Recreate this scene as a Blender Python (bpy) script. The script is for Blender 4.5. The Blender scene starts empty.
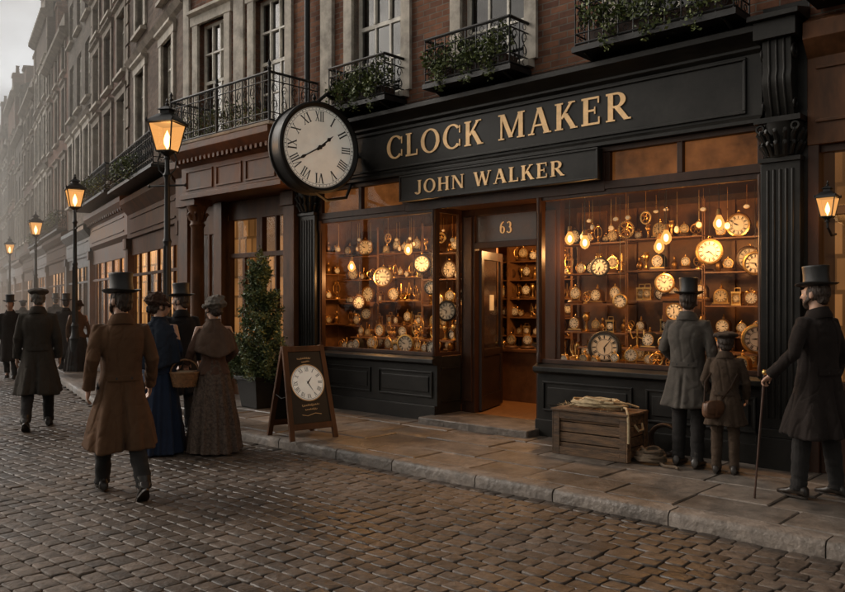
import bpy, math, random
from math import sin,cos,pi,radians,sqrt,atan2,exp
from mathutils import Vector, Matrix, noise
random.seed(7)
S=bpy.context.scene; COL=S.collection
S.view_settings.view_transform='Standard'; S.view_settings.look='None'; S.view_settings.exposure=0
R=random.random
def U(a,b): return a+(b-a)*random.random()

# ------------------------------------------------------------------ materials
def newmat(name):
    m=bpy.data.materials.new(name); m.use_nodes=True
    nt=m.node_tree; nt.nodes.clear()
    o=nt.nodes.new('ShaderNodeOutputMaterial'); return m,nt,o
def N(nt,t,**k):
    n=nt.nodes.new(t)
    for a,b in k.items(): setattr(n,a,b)
    return n
def L(nt,a,b): nt.links.new(a,b)
def c4(c,f=1): return (min(1,c[0]*f),min(1,c[1]*f),min(1,c[2]*f),1)
def mat(name,base,rough=.6,metal=0,nscale=5,var=.35,bump=.25,bscale=70,bdist=.004,island=0,rvar=.12,col2=None,stretch=None,emis=0,sheen=0,spec=.5,wet=None):
    m,nt,o=newmat(name)
    p=N(nt,'ShaderNodeBsdfPrincipled'); L(nt,p.outputs[0],o.inputs[0])
    tc=N(nt,'ShaderNodeTexCoord'); src=tc.outputs['Object']; raw=src
    if stretch:
        mp=N(nt,'ShaderNodeMapping'); mp.inputs['Scale'].default_value=stretch; L(nt,src,mp.inputs[0]); src=mp.outputs[0]
    n1=N(nt,'ShaderNodeTexNoise'); n1.inputs['Scale'].default_value=nscale; n1.inputs['Detail'].default_value=4; n1.inputs['Roughness'].default_value=.68
    L(nt,src,n1.inputs['Vector'])
    r=N(nt,'ShaderNodeValToRGB'); r.color_ramp.elements[0].position=.3; r.color_ramp.elements[1].position=.7
    r.color_ramp.elements[0].color=c4(base,1-var); r.color_ramp.elements[1].color=c4(col2 if col2 else base,1+(0 if col2 else var))
    L(nt,n1.outputs[0],r.inputs[0]); col=r.outputs[0]
    if island:
        g=N(nt,'ShaderNodeNewGeometry'); mr=N(nt,'ShaderNodeMapRange'); mr.inputs[3].default_value=1-island; mr.inputs[4].default_value=1+island
        L(nt,g.outputs['Random Per Island'],mr.inputs[0])
        mx=N(nt,'ShaderNodeVectorMath',operation='SCALE'); L(nt,col,mx.inputs[0]); L(nt,mr.outputs[0],mx.inputs['Scale']); col=mx.outputs[0]
    mr2=N(nt,'ShaderNodeMapRange')
    if wet:
        nw=N(nt,'ShaderNodeTexNoise'); nw.inputs['Scale'].default_value=wet[0]; nw.inputs['Detail'].default_value=3; L(nt,raw,nw.inputs['Vector'])
        mr2.inputs[1].default_value=.38; mr2.inputs[2].default_value=.62; mr2.inputs[3].default_value=wet[1]; mr2.inputs[4].default_value=wet[2]; L(nt,nw.outputs[0],mr2.inputs[0])
        mr3=N(nt,'ShaderNodeMapRange'); mr3.inputs[1].default_value=.38; mr3.inputs[2].default_value=.62; mr3.inputs[3].default_value=.62; mr3.inputs[4].default_value=1.12; L(nt,nw.outputs[0],mr3.inputs[0])
        mw=N(nt,'ShaderNodeVectorMath',operation='SCALE'); L(nt,col,mw.inputs[0]); L(nt,mr3.outputs[0],mw.inputs['Scale']); col=mw.outputs[0]
    else:
        mr2.inputs[3].default_value=max(.03,rough-rvar); mr2.inputs[4].default_value=min(1,rough+rvar); L(nt,n1.outputs[0],mr2.inputs[0])
    L(nt,mr2.outputs[0],p.inputs['Roughness'])
    L(nt,col,p.inputs['Base Color'])
    p.inputs['Metallic'].default_value=metal; p.inputs['Specular IOR Level'].default_value=spec
    if bump:
        n2=N(nt,'ShaderNodeTexNoise'); n2.inputs['Scale'].default_value=bscale; n2.inputs['Detail'].default_value=3
        L(nt,src,n2.inputs['Vector'])
        b=N(nt,'ShaderNodeBump'); b.inputs['Strength'].default_value=bump; b.inputs['Distance'].default_value=bdist
        L(nt,n2.outputs[0],b.inputs['Height']); L(nt,b.outputs[0],p.inputs['Normal'])
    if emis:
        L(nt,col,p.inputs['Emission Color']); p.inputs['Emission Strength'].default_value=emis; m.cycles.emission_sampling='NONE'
    if sheen: p.inputs['Sheen Weight'].default_value=sheen
    return m
def brickmat(name,c1,c2,mortar=(.10,.09,.08),soot=.5):
    m,nt,o=newmat(name)
    p=N(nt,'ShaderNodeBsdfPrincipled'); L(nt,p.outputs[0],o.inputs[0])
    tc=N(nt,'ShaderNodeTexCoord'); sp=N(nt,'ShaderNodeSeparateXYZ'); L(nt,tc.outputs['Object'],sp.inputs[0])
    ad=N(nt,'ShaderNodeMath',operation='ADD'); L(nt,sp.outputs[0],ad.inputs[0]); L(nt,sp.outputs[1],ad.inputs[1])
    cb=N(nt,'ShaderNodeCombineXYZ'); L(nt,ad.outputs[0],cb.inputs[0]); L(nt,sp.outputs[2],cb.inputs[1])
    b=N(nt,'ShaderNodeTexBrick'); b.inputs['Scale'].default_value=1; b.inputs['Brick Width'].default_value=.225; b.inputs['Row Height'].default_value=.078
    b.inputs['Mortar Size'].default_value=.0075; b.inputs['Mortar Smooth'].default_value=.3; b.inputs['Bias'].default_value=0
    b.inputs['Color1'].default_value=c4(c1); b.inputs['Color2'].default_value=c4(c2); b.inputs['Mortar'].default_value=c4(mortar)
    L(nt,cb.outputs[0],b.inputs['Vector'])
    n=N(nt,'ShaderNodeTexNoise'); n.inputs['Scale'].default_value=.9; n.inputs['Detail'].default_value=5; L(nt,tc.outputs['Object'],n.inputs['Vector'])
    r=N(nt,'ShaderNodeMapRange'); r.inputs[1].default_value=.3; r.inputs[2].default_value=.7; r.inputs[3].default_value=1-soot; r.inputs[4].default_value=1.1; L(nt,n.outputs[0],r.inputs[0])
    n3=N(nt,'ShaderNodeTexNoise'); n3.inputs['Scale'].default_value=9; n3.inputs['Detail'].default_value=3; L(nt,tc.outputs['Object'],n3.inputs['Vector'])
    r3=N(nt,'ShaderNodeMapRange'); r3.inputs[3].default_value=.5; r3.inputs[4].default_value=1.5; L(nt,n3.outputs[0],r3.inputs[0])
    mu=N(nt,'ShaderNodeMath',operation='MULTIPLY'); L(nt,r.outputs[0],mu.inputs[0]); L(nt,r3.outputs[0],mu.inputs[1])
    mx=N(nt,'ShaderNodeVectorMath',operation='SCALE'); L(nt,b.outputs[0],mx.inputs[0]); L(nt,mu.outputs[0],mx.inputs['Scale'])
    L(nt,mx.outputs[0],p.inputs['Base Color']); p.inputs['Roughness'].default_value=.9; p.inputs['Specular IOR Level'].default_value=.25
    bp=N(nt,'ShaderNodeBump'); bp.inputs['Strength'].default_value=.8; bp.inputs['Distance'].default_value=.014; bp.invert=True
    L(nt,b.outputs['Fac'],bp.inputs['Height']); L(nt,bp.outputs[0],p.inputs['Normal']); return m
def glassmat(name,tint=(1,1,1),refl=1.0,rough=.02):
    m,nt,o=newmat(name)
    t=N(nt,'ShaderNodeBsdfTransparent'); t.inputs[0].default_value=c4(tint)
    g=N(nt,'ShaderNodeBsdfGlossy'); g.inputs['Roughness'].default_value=rough
    f=N(nt,'ShaderNodeFresnel'); f.inputs[0].default_value=1.45
    mu=N(nt,'ShaderNodeMath',operation='MULTIPLY'); mu.inputs[1].default_value=refl; L(nt,f.outputs[0],mu.inputs[0])
    mx=N(nt,'ShaderNodeMixShader'); L(nt,mu.outputs[0],mx.inputs[0]); L(nt,t.outputs[0],mx.inputs[1]); L(nt,g.outputs[0],mx.inputs[2])
    L(nt,mx.outputs[0],o.inputs[0]); return m
def emit(name,c,st):
    m,nt,o=newmat(name); e=N(nt,'ShaderNodeEmission'); e.inputs[0].default_value=c4(c); e.inputs[1].default_value=st; L(nt,e.outputs[0],o.inputs[0]); m.cycles.emission_sampling='NONE'; return m
def litmat(name,c,st,scale=3,lo=.35):
    m,nt,o=newmat(name); e=N(nt,'ShaderNodeEmission')
    tc=N(nt,'ShaderNodeTexCoord'); sp=N(nt,'ShaderNodeSeparateXYZ'); L(nt,tc.outputs['Object'],sp.inputs[0])
    n=N(nt,'ShaderNodeTexNoise'); n.inputs['Scale'].default_value=scale*.55; n.inputs['Detail'].default_value=2; L(nt,tc.outputs['Object'],n.inputs['Vector'])
    r=N(nt,'ShaderNodeMapRange'); r.inputs[1].default_value=.3; r.inputs[2].default_value=.7; r.inputs[3].default_value=lo; r.inputs[4].default_value=1; L(nt,n.outputs[0],r.inputs[0])
    cb=N(nt,'ShaderNodeCombineXYZ'); L(nt,sp.outputs[0],cb.inputs[0]); L(nt,sp.outputs[2],cb.inputs[1])
    b=N(nt,'ShaderNodeTexBrick'); b.inputs['Scale'].default_value=1; b.inputs['Brick Width'].default_value=.19; b.inputs['Row Height'].default_value=.36; b.inputs['Mortar Size'].default_value=.03; b.inputs['Mortar Smooth'].default_value=.5
    b.inputs['Color1'].default_value=(.25,.25,.25,1); b.inputs['Color2'].default_value=(1,1,1,1); b.inputs['Mortar'].default_value=(.3,.3,.3,1); L(nt,cb.outputs[0],b.inputs['Vector'])
    mu=N(nt,'ShaderNodeVectorMath',operation='SCALE'); L(nt,b.outputs[0],mu.inputs[0]); L(nt,r.outputs[0],mu.inputs['Scale'])
    mc=N(nt,'ShaderNodeVectorMath',operation='MULTIPLY'); L(nt,mu.outputs[0],mc.inputs[0]); mc.inputs[1].default_value=c
    L(nt,mc.outputs[0],e.inputs[0]); e.inputs[1].default_value=st; L(nt,e.outputs[0],o.inputs[0]); m.cycles.emission_sampling='NONE'; return m

M={}
M['black']=mat('black_paint',(.0125,.0112,.0095),.42,nscale=3,var=.5,bump=.35,bscale=25,bdist=.003,rvar=.18,spec=.27)
M['brownpaint']=mat('brown_timber',(.040,.017,.009),.46,nscale=4,var=.5,bump=.3,bscale=30,stretch=(1,1,.3),spec=.28)
M['brownpaint2']=mat('oak_timber',(.085,.034,.013),.48,nscale=4,var=.55,bump=.3,bscale=30,stretch=(1,1,.3),spec=.22)
M['oldwood']=mat('weathered_shop_timber',(.062,.029,.015),.7,nscale=4,var=.5,bump=.3,bscale=30,stretch=(1,1,.3),spec=.12)
M['darkwood']=mat('dark_interior_wood',(.070,.032,.013),.45,nscale=5,var=.4,bump=.2)
M['midwood']=mat('interior_wood',(.15,.070,.028),.5,nscale=5,var=.4,bump=.2)
M['brick']=brickmat('brown_brick',(.27,.122,.070),(.135,.062,.042),(.20,.17,.14),.42)
M['brickB']=brickmat('sooty_brick',(.19,.132,.10),(.12,.085,.065),(.16,.14,.115),.5)
M['brickC']=brickmat('grey_brick',(.21,.175,.14),(.145,.12,.10),(.17,.15,.13),.45)
M['brickD']=brickmat('red_brown_brick',(.21,.105,.070),(.12,.062,.045),(.16,.135,.115),.45)
M['stone']=mat('painted_stone',(.44,.40,.345),.8,nscale=2.5,var=.5,bump=.4,bscale=25,spec=.2)
M['stonedark']=mat('sooty_stone',(.24,.205,.17),.85,nscale=2.5,var=.45,bump=.4,bscale=25,spec=.15)
M['white']=mat('old_white_paint',(.66,.63,.56),.55,nscale=4,var=.3,bump=.2)
M['iron']=mat('wrought_iron',(.010,.010,.010),.5,nscale=9,var=.4,bump=.3,spec=.4)
M['gold']=mat('gilt_letter',(.84,.54,.26),.42,metal=.2,nscale=9,var=.18,bump=.15)
M['goldglow']=mat('glowing_gilt',(.84,.52,.22),.42,metal=.2,nscale=9,var=.1,bump=0,emis=.2)  # emission added to the gilding so the door number looks lit
M['brass']=mat('brass',(.66,.41,.14),.3,metal=.9,nscale=12,var=.3,bump=0)
M['brass2']=mat('dull_brass',(.32,.18,.06),.4,metal=.8,nscale=12,var=.3,bump=0)
M['dial']=mat('enamel_dial',(.68,.65,.57),.35,nscale=6,var=.12,bump=0)
M['dial2']=mat('aged_dial',(.45,.37,.24),.4,nscale=6,var=.2,bump=0)
M['dialbig']=mat('glowing_dial',(.86,.83,.74),.4,nscale=3,var=.10,bump=.03,emis=.14)  # slight emission put into the dial colour to brighten street clock and sign
M['ink']=mat('black_ink',(.012,.011,.01),.5,bump=0,nscale=10,var=.1)
M['glass']=glassmat('window_glass',(.97,.95,.9),.5)
M['glassup']=glassmat('sash_glass',(.35,.36,.37),2.8,.04)
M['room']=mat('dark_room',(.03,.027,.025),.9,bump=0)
M['curtain']=mat('net_curtain',(.40,.38,.34),.9,nscale=6,var=.3,bump=.5,bscale=15,stretch=(6,6,.3))
M['bulb']=emit('lit_bulb',(1,.40,.10),1.3)
M['filament']=emit('glowing_filament',(1,.72,.38),16)
M['flame']=emit('gas_flame',(1,.62,.26),12)
M['slab']=mat('paving_slab',(.132,.108,.088),.5,nscale=6,var=.5,bump=.9,bscale=20,bdist=.010,island=.28,wet=(.9,.36,.74))
M['kerb']=mat('granite_kerb',(.140,.115,.095),.55,nscale=6,var=.5,bump=.9,bscale=22,bdist=.014,island=.22,rvar=.2,wet=(.9,.4,.74))
M['sett']=mat('granite_sett',(.080,.060,.046),.40,nscale=14,var=.5,bump=.95,bscale=24,bdist=.011,island=.40,wet=(.5,.36,.72),spec=.42)
M['dirt']=mat('joint_dirt',(.019,.015,.012),.8,nscale=8,var=.4,bump=.5,bscale=60)
M['floor']=mat('shop_floorboards',(.26,.13,.052),.4,nscale=5,var=.4,bump=.2,stretch=(8,1,1))
M['bark']=mat('bark',(.06,.042,.03),.9,bump=.6,bscale=40)
M['crate']=mat('crate_wood',(.105,.058,.028),.75,nscale=9,var=.7,bump=1,bscale=50,bdist=.007,island=.38,stretch=(.5,2,3))
M['rope']=mat('hemp_rope',(.38,.29,.17),.9,nscale=30,var=.3,bump=.8,bscale=150)
M['straw']=mat('straw',(.40,.31,.17),.85,nscale=20,var=.3,island=.3,bump=.2)
M['wicker']=mat('wicker',(.24,.115,.045),.6,nscale=30,var=.4,bump=.9,bscale=90,bdist=.01)
M['leather']=mat('leather',(.05,.026,.014),.45,nscale=15,var=.4,bump=.4)
M['leather2']=mat('tan_leather',(.11,.05,.024),.5,nscale=15,var=.4,bump=.4)
M['skin']=mat('skin',(.40,.23,.155),.5,nscale=12,var=.12,bump=.15,bscale=120)
M['eye']=mat('eye',(.5,.47,.42),.2,bump=0,var=.05)
M['hairb']=mat('brown_hair',(.035,.020,.012),.6,nscale=40,var=.6,bump=1,bscale=90,stretch=(3,3,.5))
M['hairg']=mat('grey_hair',(.09,.078,.064),.6,nscale=40,var=.6,bump=1,bscale=90,stretch=(3,3,.5))
M['felt']=mat('black_felt',(.012,.011,.010),.5,nscale=20,var=.3,bump=.3,bscale=200)
M['shoe']=mat('boot_leather',(.02,.014,.01),.4,nscale=20,var=.4,bump=.3)
def cloth(name,c,var=.14,sheen=.04): return mat(name,c,.95,nscale=6,var=var,bump=1,bscale=240,bdist=.005,rvar=.03,sheen=sheen,spec=.12)
def leafmat(name,a,b):
    m,nt,o=newmat(name); p=N(nt,'ShaderNodeBsdfPrincipled'); g=N(nt,'ShaderNodeNewGeometry'); r=N(nt,'ShaderNodeValToRGB')
    r.color_ramp.elements[0].color=c4(a); r.color_ramp.elements[1].color=c4(b)
    L(nt,g.outputs['Random Per Island'],r.inputs[0]); L(nt,r.outputs[0],p.inputs['Base Color']); p.inputs['Roughness'].default_value=.6
    L(nt,p.outputs[0],o.inputs[0]); return m
M['leaf']=leafmat('leaves',(.030,.050,.014),(.15,.18,.05))
M['conifer']=leafmat('conifer_leaves',(.026,.050,.020),(.13,.165,.055))

# ------------------------------------------------------------------ mesh builder
class MB:
    def __init__(s): s.v=[];s.f=[];s.m=[]
    def add(s,vs,fs,m=0):
        o=len(s.v); s.v+=[tuple(v) for v in vs]; s.f+=[tuple(i+o for i in f) for f in fs]; s.m+=[m]*len(fs); return s
    def box(s,x0,x1,y0,y1,z0,z1,m=0):
        return s.add([(x0,y0,z0),(x1,y0,z0),(x1,y1,z0),(x0,y1,z0),(x0,y0,z1),(x1,y0,z1),(x1,y1,z1),(x0,y1,z1)],
          [(0,3,2,1),(4,5,6,7),(0,1,5,4),(1,2,6,5),(2,3,7,6),(3,0,4,7)],m)
    def obox(s,c,ax,ay,az,m=0):
        c=Vector(c);ax=Vector(ax);ay=Vector(ay);az=Vector(az)
        vs=[c+ax*i+ay*j+az*k for k in(-1,1) for i,j in((-1,-1),(1,-1),(1,1),(-1,1))]
        return s.add(vs,[(0,3,2,1),(4,5,6,7),(0,1,5,4),(1,2,6,5),(2,3,7,6),(3,0,4,7)],m)
    def loft(s,rings,m=0,closed=False):
        n=len(rings[0]); vs=[p for r in rings for p in r]; fs=[]
        for i in range(len(rings)-1):
            for j in range(n):
                k=(j+1)%n; fs.append((i*n+j,i*n+k,(i+1)*n+k,(i+1)*n+j))
        if closed:
            i=len(rings)-1
            for j in range(n):
                k=(j+1)%n; fs.append((i*n+j,i*n+k,k,j))
        else:
            fs.append(tuple(range(n-1,-1,-1))); fs.append(tuple((len(rings)-1)*n+j for j in range(n)))
        return s.add(vs,fs,m)
    def tube(s,pts,rad,n=8,m=0,flat=1,closed=False):
        pts=[Vector(p) for p in pts]; k=len(pts)
        if not hasattr(rad,'__len__'): rad=[rad]*k
        tg=[]
        for i in range(k):
            if closed: t=pts[(i+1)%k]-pts[i-1]
            else: t=pts[min(i+1,k-1)]-pts[max(i-1,0)]
            tg.append(t.normalized() if t.length>1e-9 else Vector((0,0,1)))
        a=Vector((1,0,0)) if abs(tg[0].x)<.8 else Vector((0,1,0))
        u=(a-tg[0]*a.dot(tg[0])).normalized(); rings=[]
        for i in range(k):
            u=(u-tg[i]*u.dot(tg[i])).normalized(); w=tg[i].cross(u)
            rings.append([pts[i]+(u*cos(2*pi*j/n)+w*sin(2*pi*j/n)*flat)*rad[i] for j in range(n)])
        return s.loft(rings,m,closed)
    def lathe(s,prof,c=(0,0,0),n=24,m=0,ax='z'):
        rings=[]
        for r,h in prof:
            r=max(r,1e-4)
            if ax=='z': rings.append([(c[0]+r*cos(2*pi*j/n),c[1]+r*sin(2*pi*j/n),c[2]+h) for j in range(n)])
            else: rings.append([(c[0]+r*cos(2*pi*j/n),c[1]+h,c[2]+r*sin(2*pi*j/n)) for j in range(n)])
        return s.loft(rings,m)
    def ell(s,c,r,n=16,k=10,m=0,mat=None):
        rings=[]
        for i in range(k+1):
            t=pi*i/k; t=min(max(t,.02),pi-.02); ring=[]
            for j in range(n):
                p=Vector((r[0]*sin(t)*cos(2*pi*j/n),r[1]*sin(t)*sin(2*pi*j/n),-r[2]*cos(t)))
                if mat: p=mat@p
                ring.append(p+Vector(c))
            rings.append(ring)
        return s.loft(rings,m)
    def ring(s,c,Rr,r,n=16,k=5,m=0,ax='y',sq=1):
        pts=[]
        for j in range(n):
            a=2*pi*j/n
            if ax=='y': pts.append((c[0]+Rr*cos(a),c[1],c[2]+Rr*sin(a)*sq))
            elif ax=='x': pts.append((c[0],c[1]+Rr*cos(a),c[2]+Rr*sin(a)*sq))
            else: pts.append((c[0]+Rr*cos(a),c[1]+Rr*sin(a)*sq,c[2]))
        return s.tube(pts,r,k,m,closed=True)
    def prof(s,x0,x1,p,m=0):
        n=len(p); return s.add([(x0,a,b) for a,b in p]+[(x1,a,b) for a,b in p],
            [(i,(i+1)%n,n+(i+1)%n,n+i) for i in range(n)]+[tuple(range(n-1,-1,-1)),tuple(range(n,2*n))],m)
    def quad(s,a,b,c,d,m=0): return s.add([a,b,c,d],[(0,1,2,3)],m)
    def wall(s,x0,x1,z0,z1,ops,y=0,t=.3,m=0):
        xs=sorted({x0,x1}|{o[0] for o in ops}|{o[1] for o in ops}); zs=sorted({z0,z1}|{o[2] for o in ops}|{o[3] for o in ops})
        for i in range(len(xs)-1):
            for j in range(len(zs)-1):
                cx=(xs[i]+xs[i+1])/2; cz=(zs[j]+zs[j+1])/2
                if any(o[0]<cx<o[1] and o[2]<cz<o[3] for o in ops): continue
                s.quad((xs[i],y,zs[j]),(xs[i+1],y,zs[j]),(xs[i+1],y,zs[j+1]),(xs[i],y,zs[j+1]),m)
        for a,b,c,d in ops:
            s.quad((a,y,c),(a,y+t,c),(a,y+t,d),(a,y,d),m); s.quad((b,y+t,c),(b,y,c),(b,y,d),(b,y+t,d),m)
            s.quad((a,y,d),(a,y+t,d),(b,y+t,d),(b,y,d),m); s.quad((a,y+t,c),(a,y,c),(b,y,c),(b,y+t,c),m)
        return s
    def mesh(s,name,mats=(),smooth=0):
        me=bpy.data.meshes.new(name); me.from_pydata(s.v,[],s.f)
        for x in mats: me.materials.append(x)
        if len(mats)>1: me.polygons.foreach_set('material_index',s.m)
        if smooth:
            me.polygons.foreach_set('use_smooth',[True]*len(me.polygons))
            if smooth<180: me.set_sharp_from_angle(angle=radians(smooth))
        me.update(); return me
    def obj(s,name,parent=None,mats=(),smooth=0,loc=(0,0,0),rot=0,bevel=0):
        if not isinstance(mats,(list,tuple)): mats=[mats]
        return mk(name,s.mesh(name,mats,smooth),parent,loc,rot,bevel)
def mk(name,me,parent=None,loc=(0,0,0),rot=0,bevel=0,rot3=None):
    o=bpy.data.objects.new(name,me); COL.objects.link(o)
    if parent: o.parent=parent
    o.location=loc; o.rotation_euler=rot3 if rot3 else (0,0,rot)
    if bevel:
        b=o.modifiers.new('bevel','BEVEL'); b.width=bevel; b.segments=2 if bevel<.02 else 4; b.limit_method='ANGLE'; b.harden_normals=False
    return o
def info(o,label,cat,group=None):
    o['label']=label; o['category']=cat
    if group: o['group']=group
    return o
def root(name,label,cat,loc,rot=0,group=None):
    return info(mk(name,None,None,loc,rot),label,cat,group)
def struct(o): o['kind']='structure'; return o
def clone(o,parent=None,loc=None,rot=None):
    c=o.copy(); COL.objects.link(c)
    if parent: c.parent=parent
    if loc is not None: c.location=loc
    if rot is not None: c.rotation_euler=(0,0,rot)
    for ch in list(o.children):
        if not ch.name.startswith('hanging_wire'): clone(ch,c)
    return c
# frames
PA=Vector((-1.478,12.13,0)); RA=-atan2(.676,.737)
XA=Vector((.737,-.676,0)); YA=Vector((.676,.737,0))
PB=PA-XA*3.95; RB=-atan2(.857,.516); XB=Vector((.516,-.857,0)); YB=Vector((.857,.516,0))
def A(x,y,z=0): return PA+XA*x+YA*y+Vector((0,0,z))
def B(x,y,z=0): return PB+XB*x+YB*y+Vector((0,0,z))
def toA(p): d=p-PA; return d.dot(XA),d.dot(YA)
def toB(p): d=p-PB; return d.dot(XB),d.dot(YB)

# ------------------------------------------------------------------ lettering
T=.17; t_=.075; sf=.055
def rect(x0,x1,y0,y1): return [(x0,y0),(x1,y0),(x1,y1),(x0,y1)]
def st(x,y0=0,y1=1,w=T): return rect(x-w/2,x+w/2,y0,y1)
def sr(x,y,h=.15): return rect(x-h,x+h,0,sf) if y==0 else rect(x-h,x+h,1-sf,1)
def dg(x0,y0,x1,y1,w): return [(x0-w/2,y0),(x0+w/2,y0),(x1+w/2,y1),(x1-w/2,y1)]
def arc(cx,cy,rx,ry,a0,a1,wx=T,wy=t_,n=20):
    out=[]
    for i in range(n):
        q=[]
        for a,inn in ((a0+(a1-a0)*i/n,0),(a0+(a1-a0)*(i+1)/n,0),(a0+(a1-a0)*(i+1)/n,1),(a0+(a1-a0)*i/n,1)):
            a=radians(a); q.append((cx+(rx-(wx if inn else 0))*cos(a),cy+(ry-(wy if inn else 0))*sin(a)))
        out.append(q)
    return out
GL={
'I':(.36,[st(.18),sr(.18,0),sr(.18,1)]),
'L':(.68,[st(.2),sr(.2,1),rect(.05,.64,0,t_),rect(.59,.64,0,.26)]),
'C':(.86,arc(.47,.5,.44,.52,42,318)+[rect(.77,.82,.62,.93),rect(.77,.82,.07,.36)]),
'O':(.96,arc(.48,.5,.45,.52,0,360,n=30)),
'K':(.86,[st(.2),sr(.2,0),sr(.2,1),dg(.28,.4,.66,1,t_+.03),dg(.42,.58,.74,0,T+.02),sr(.66,1,.12),sr(.74,0,.13)]),
'M':(1.12,[st(.16,w=t_),st(.94),dg(.2,1,.55,.06,T),dg(.9,1,.55,.06,t_),sr(.16,0,.12),sr(.94,0),sr(.15,1,.12),sr(.96,1,.14)]),
'A':(.88,[dg(.14,0,.42,1,t_),dg(.74,0,.44,1,T+.02),rect(.26,.6,.3,.3+t_),sr(.14,0,.12),sr(.74,0,.15)]),
'E':(.74,[st(.2),rect(.05,.68,0,t_),rect(.05,.66,1-t_,1),rect(.2,.52,.48,.48+t_),rect(.63,.68,0,.26),rect(.61,.66,.76,1),rect(.49,.53,.38,.64)]),
'R':(.86,[st(.2),sr(.2,0),rect(.05,.42,1-t_,1),rect(.2,.42,.46,.46+t_),dg(.4,.5,.74,0,T+.02),sr(.75,0,.12)]+arc(.4,.73,.3,.27,-90,90)),
'J':(.5,[st(.3,.12,1),sr(.3,1)]+arc(.155,.14,.23,.2,190,360,T,t_)),
'H':(.94,[st(.2),st(.74),rect(.2,.74,.48,.48+t_),sr(.2,0),sr(.2,1),sr(.74,0),sr(.74,1)]),
'N':(.96,[st(.16,w=t_),st(.8,w=t_),dg(.2,1,.8,0,T),sr(.16,0,.12),sr(.14,1,.11),sr(.8,1,.12)]),
'W':(1.26,[dg(.14,1,.38,0,T),dg(.38,0,.62,1,t_),dg(.6,1,.86,0,T),dg(.86,0,1.1,1,t_),sr(.14,1,.13),sr(.62,1,.12),sr(1.1,1,.12)]),
'V':(.86,[dg(.14,1,.42,0,T),dg(.42,0,.72,1,t_),sr(.14,1,.13),sr(.72,1,.12)]),
'X':(.86,[dg(.14,1,.7,0,T),dg(.14,0,.7,1,t_),sr(.14,1,.13),sr(.7,1,.12),sr(.14,0,.12),sr(.7,0,.13)]),
'6':(.68,arc(.34,.3,.29,.32,0,360)+arc(.5,.42,.45,.6,92,178)),
'3':(.62,arc(.26,.73,.26,.28,-80,150)+arc(.26,.28,.31,.3,-150,85)),
' ':(.42,[])}
def text(mb,s,xc,zc,h,y,width=None,depth=.012,track=.1,M2=None,sx=1):
    tot=sum(GL[c][0]+track for c in s)-track
    k=(width/tot if width else h*sx); x=xc-tot*k/2; i=0
    for c in s:
        w,ps=GL[c]
        for p in ps:
            i+=1; yy=y-(i%7)*.0004
            pts=[(x+px*k,zc+(pz-.5)*h) for px,pz in p]; n=len(pts)
            ar=sum(pts[a][0]*pts[(a+1)%n][1]-pts[(a+1)%n][0]*pts[a][1] for a in range(n))
            if ar<0: pts=pts[::-1]
            fr=[(a,yy-depth,b) for a,b in pts]; bk=[(a,yy,b) for a,b in pts]
            if M2: fr=[M2@Vector(q) for q in fr]; bk=[M2@Vector(q) for q in bk]
            mb.add(fr+bk,[tuple(range(n))]+[(a,n+a,n+(a+1)%n,(a+1)%n) for a in range(n)])
        x+=(w+track)*k
    return mb

# ------------------------------------------------------------------ ironwork / foliage
def rail(mb,p0,p1,z0,z1,r=.009):
    p0=Vector(p0);p1=Vector(p1); d=p1-p0; Ln=d.length; d.normalize()
    P=lambda a,z:(p0.x+d.x*a,p0.y+d.y*a,z)
    for z,rr in((z0+.03,.014),(z1,.02),(z1-.12,.009),(z0+.14,.009)): mb.tube([P(0,z),P(Ln,z)],rr,6)
    n=max(2,int(Ln/.16)); st_=Ln/n
    for i in range(n+1): mb.tube([P(i*st_,z0),P(i*st_,z1)],r,5)
    for i in range(n):
        c=(i+.5)*st_; h=(z1-z0-.26); zm=z0+.14+h/2
        for sg in(-1,1):
            pts=[]
            for k in range(13):
                a=k/12*2.2*pi; rad=.058*(1-k/17)
                pts.append(P(c+sg*(rad*cos(a)*.9),zm+sg*(h*.24)+rad*sin(a)*1.3))
            mb.tube(pts,.0065,4)
        pts=[P(c+.05*sin(k/8*2*pi),z0+.14+h*k/8) for k in range(9)]; mb.tube(pts,.006,4)
        for zz in (z1-.06,z0+.085):
            pts=[P(c+.032*cos(a*pi/4),zz+.032*sin(a*pi/4)) for a in range(8)]; mb.tube(pts,.005,4,closed=True)
def leaves(mb,c,r,n,sz=.035,shell=.5,droop=0,cut=.35,asp=.32):
    for i in range(n):
        while True:
            p=Vector((U(-1,1),U(-1,1),U(-1,1)))
            if p.length<1 and p.length>shell*R(): break
        q=Vector((c[0]+p.x*r[0],c[1]+p.y*r[1],c[2]+p.z*r[2]))
        q.z-=droop*R()*abs(p.y)
        k=.55+.9*noise.noise(q*7)
        if k<cut: continue
        a=Vector((U(-1,1),U(-1,1),U(-.6,1))).normalized(); b=a.cross(Vector((U(-1,1),U(-1,1),U(-1,1)))).normalized()
        s_=sz*U(.6,1.3)
        mb.add([q,q+a*s_*.5+b*s_*asp,q+a*s_,q+a*s_*.5-b*s_*asp],[(0,1,2,3)])

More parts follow.
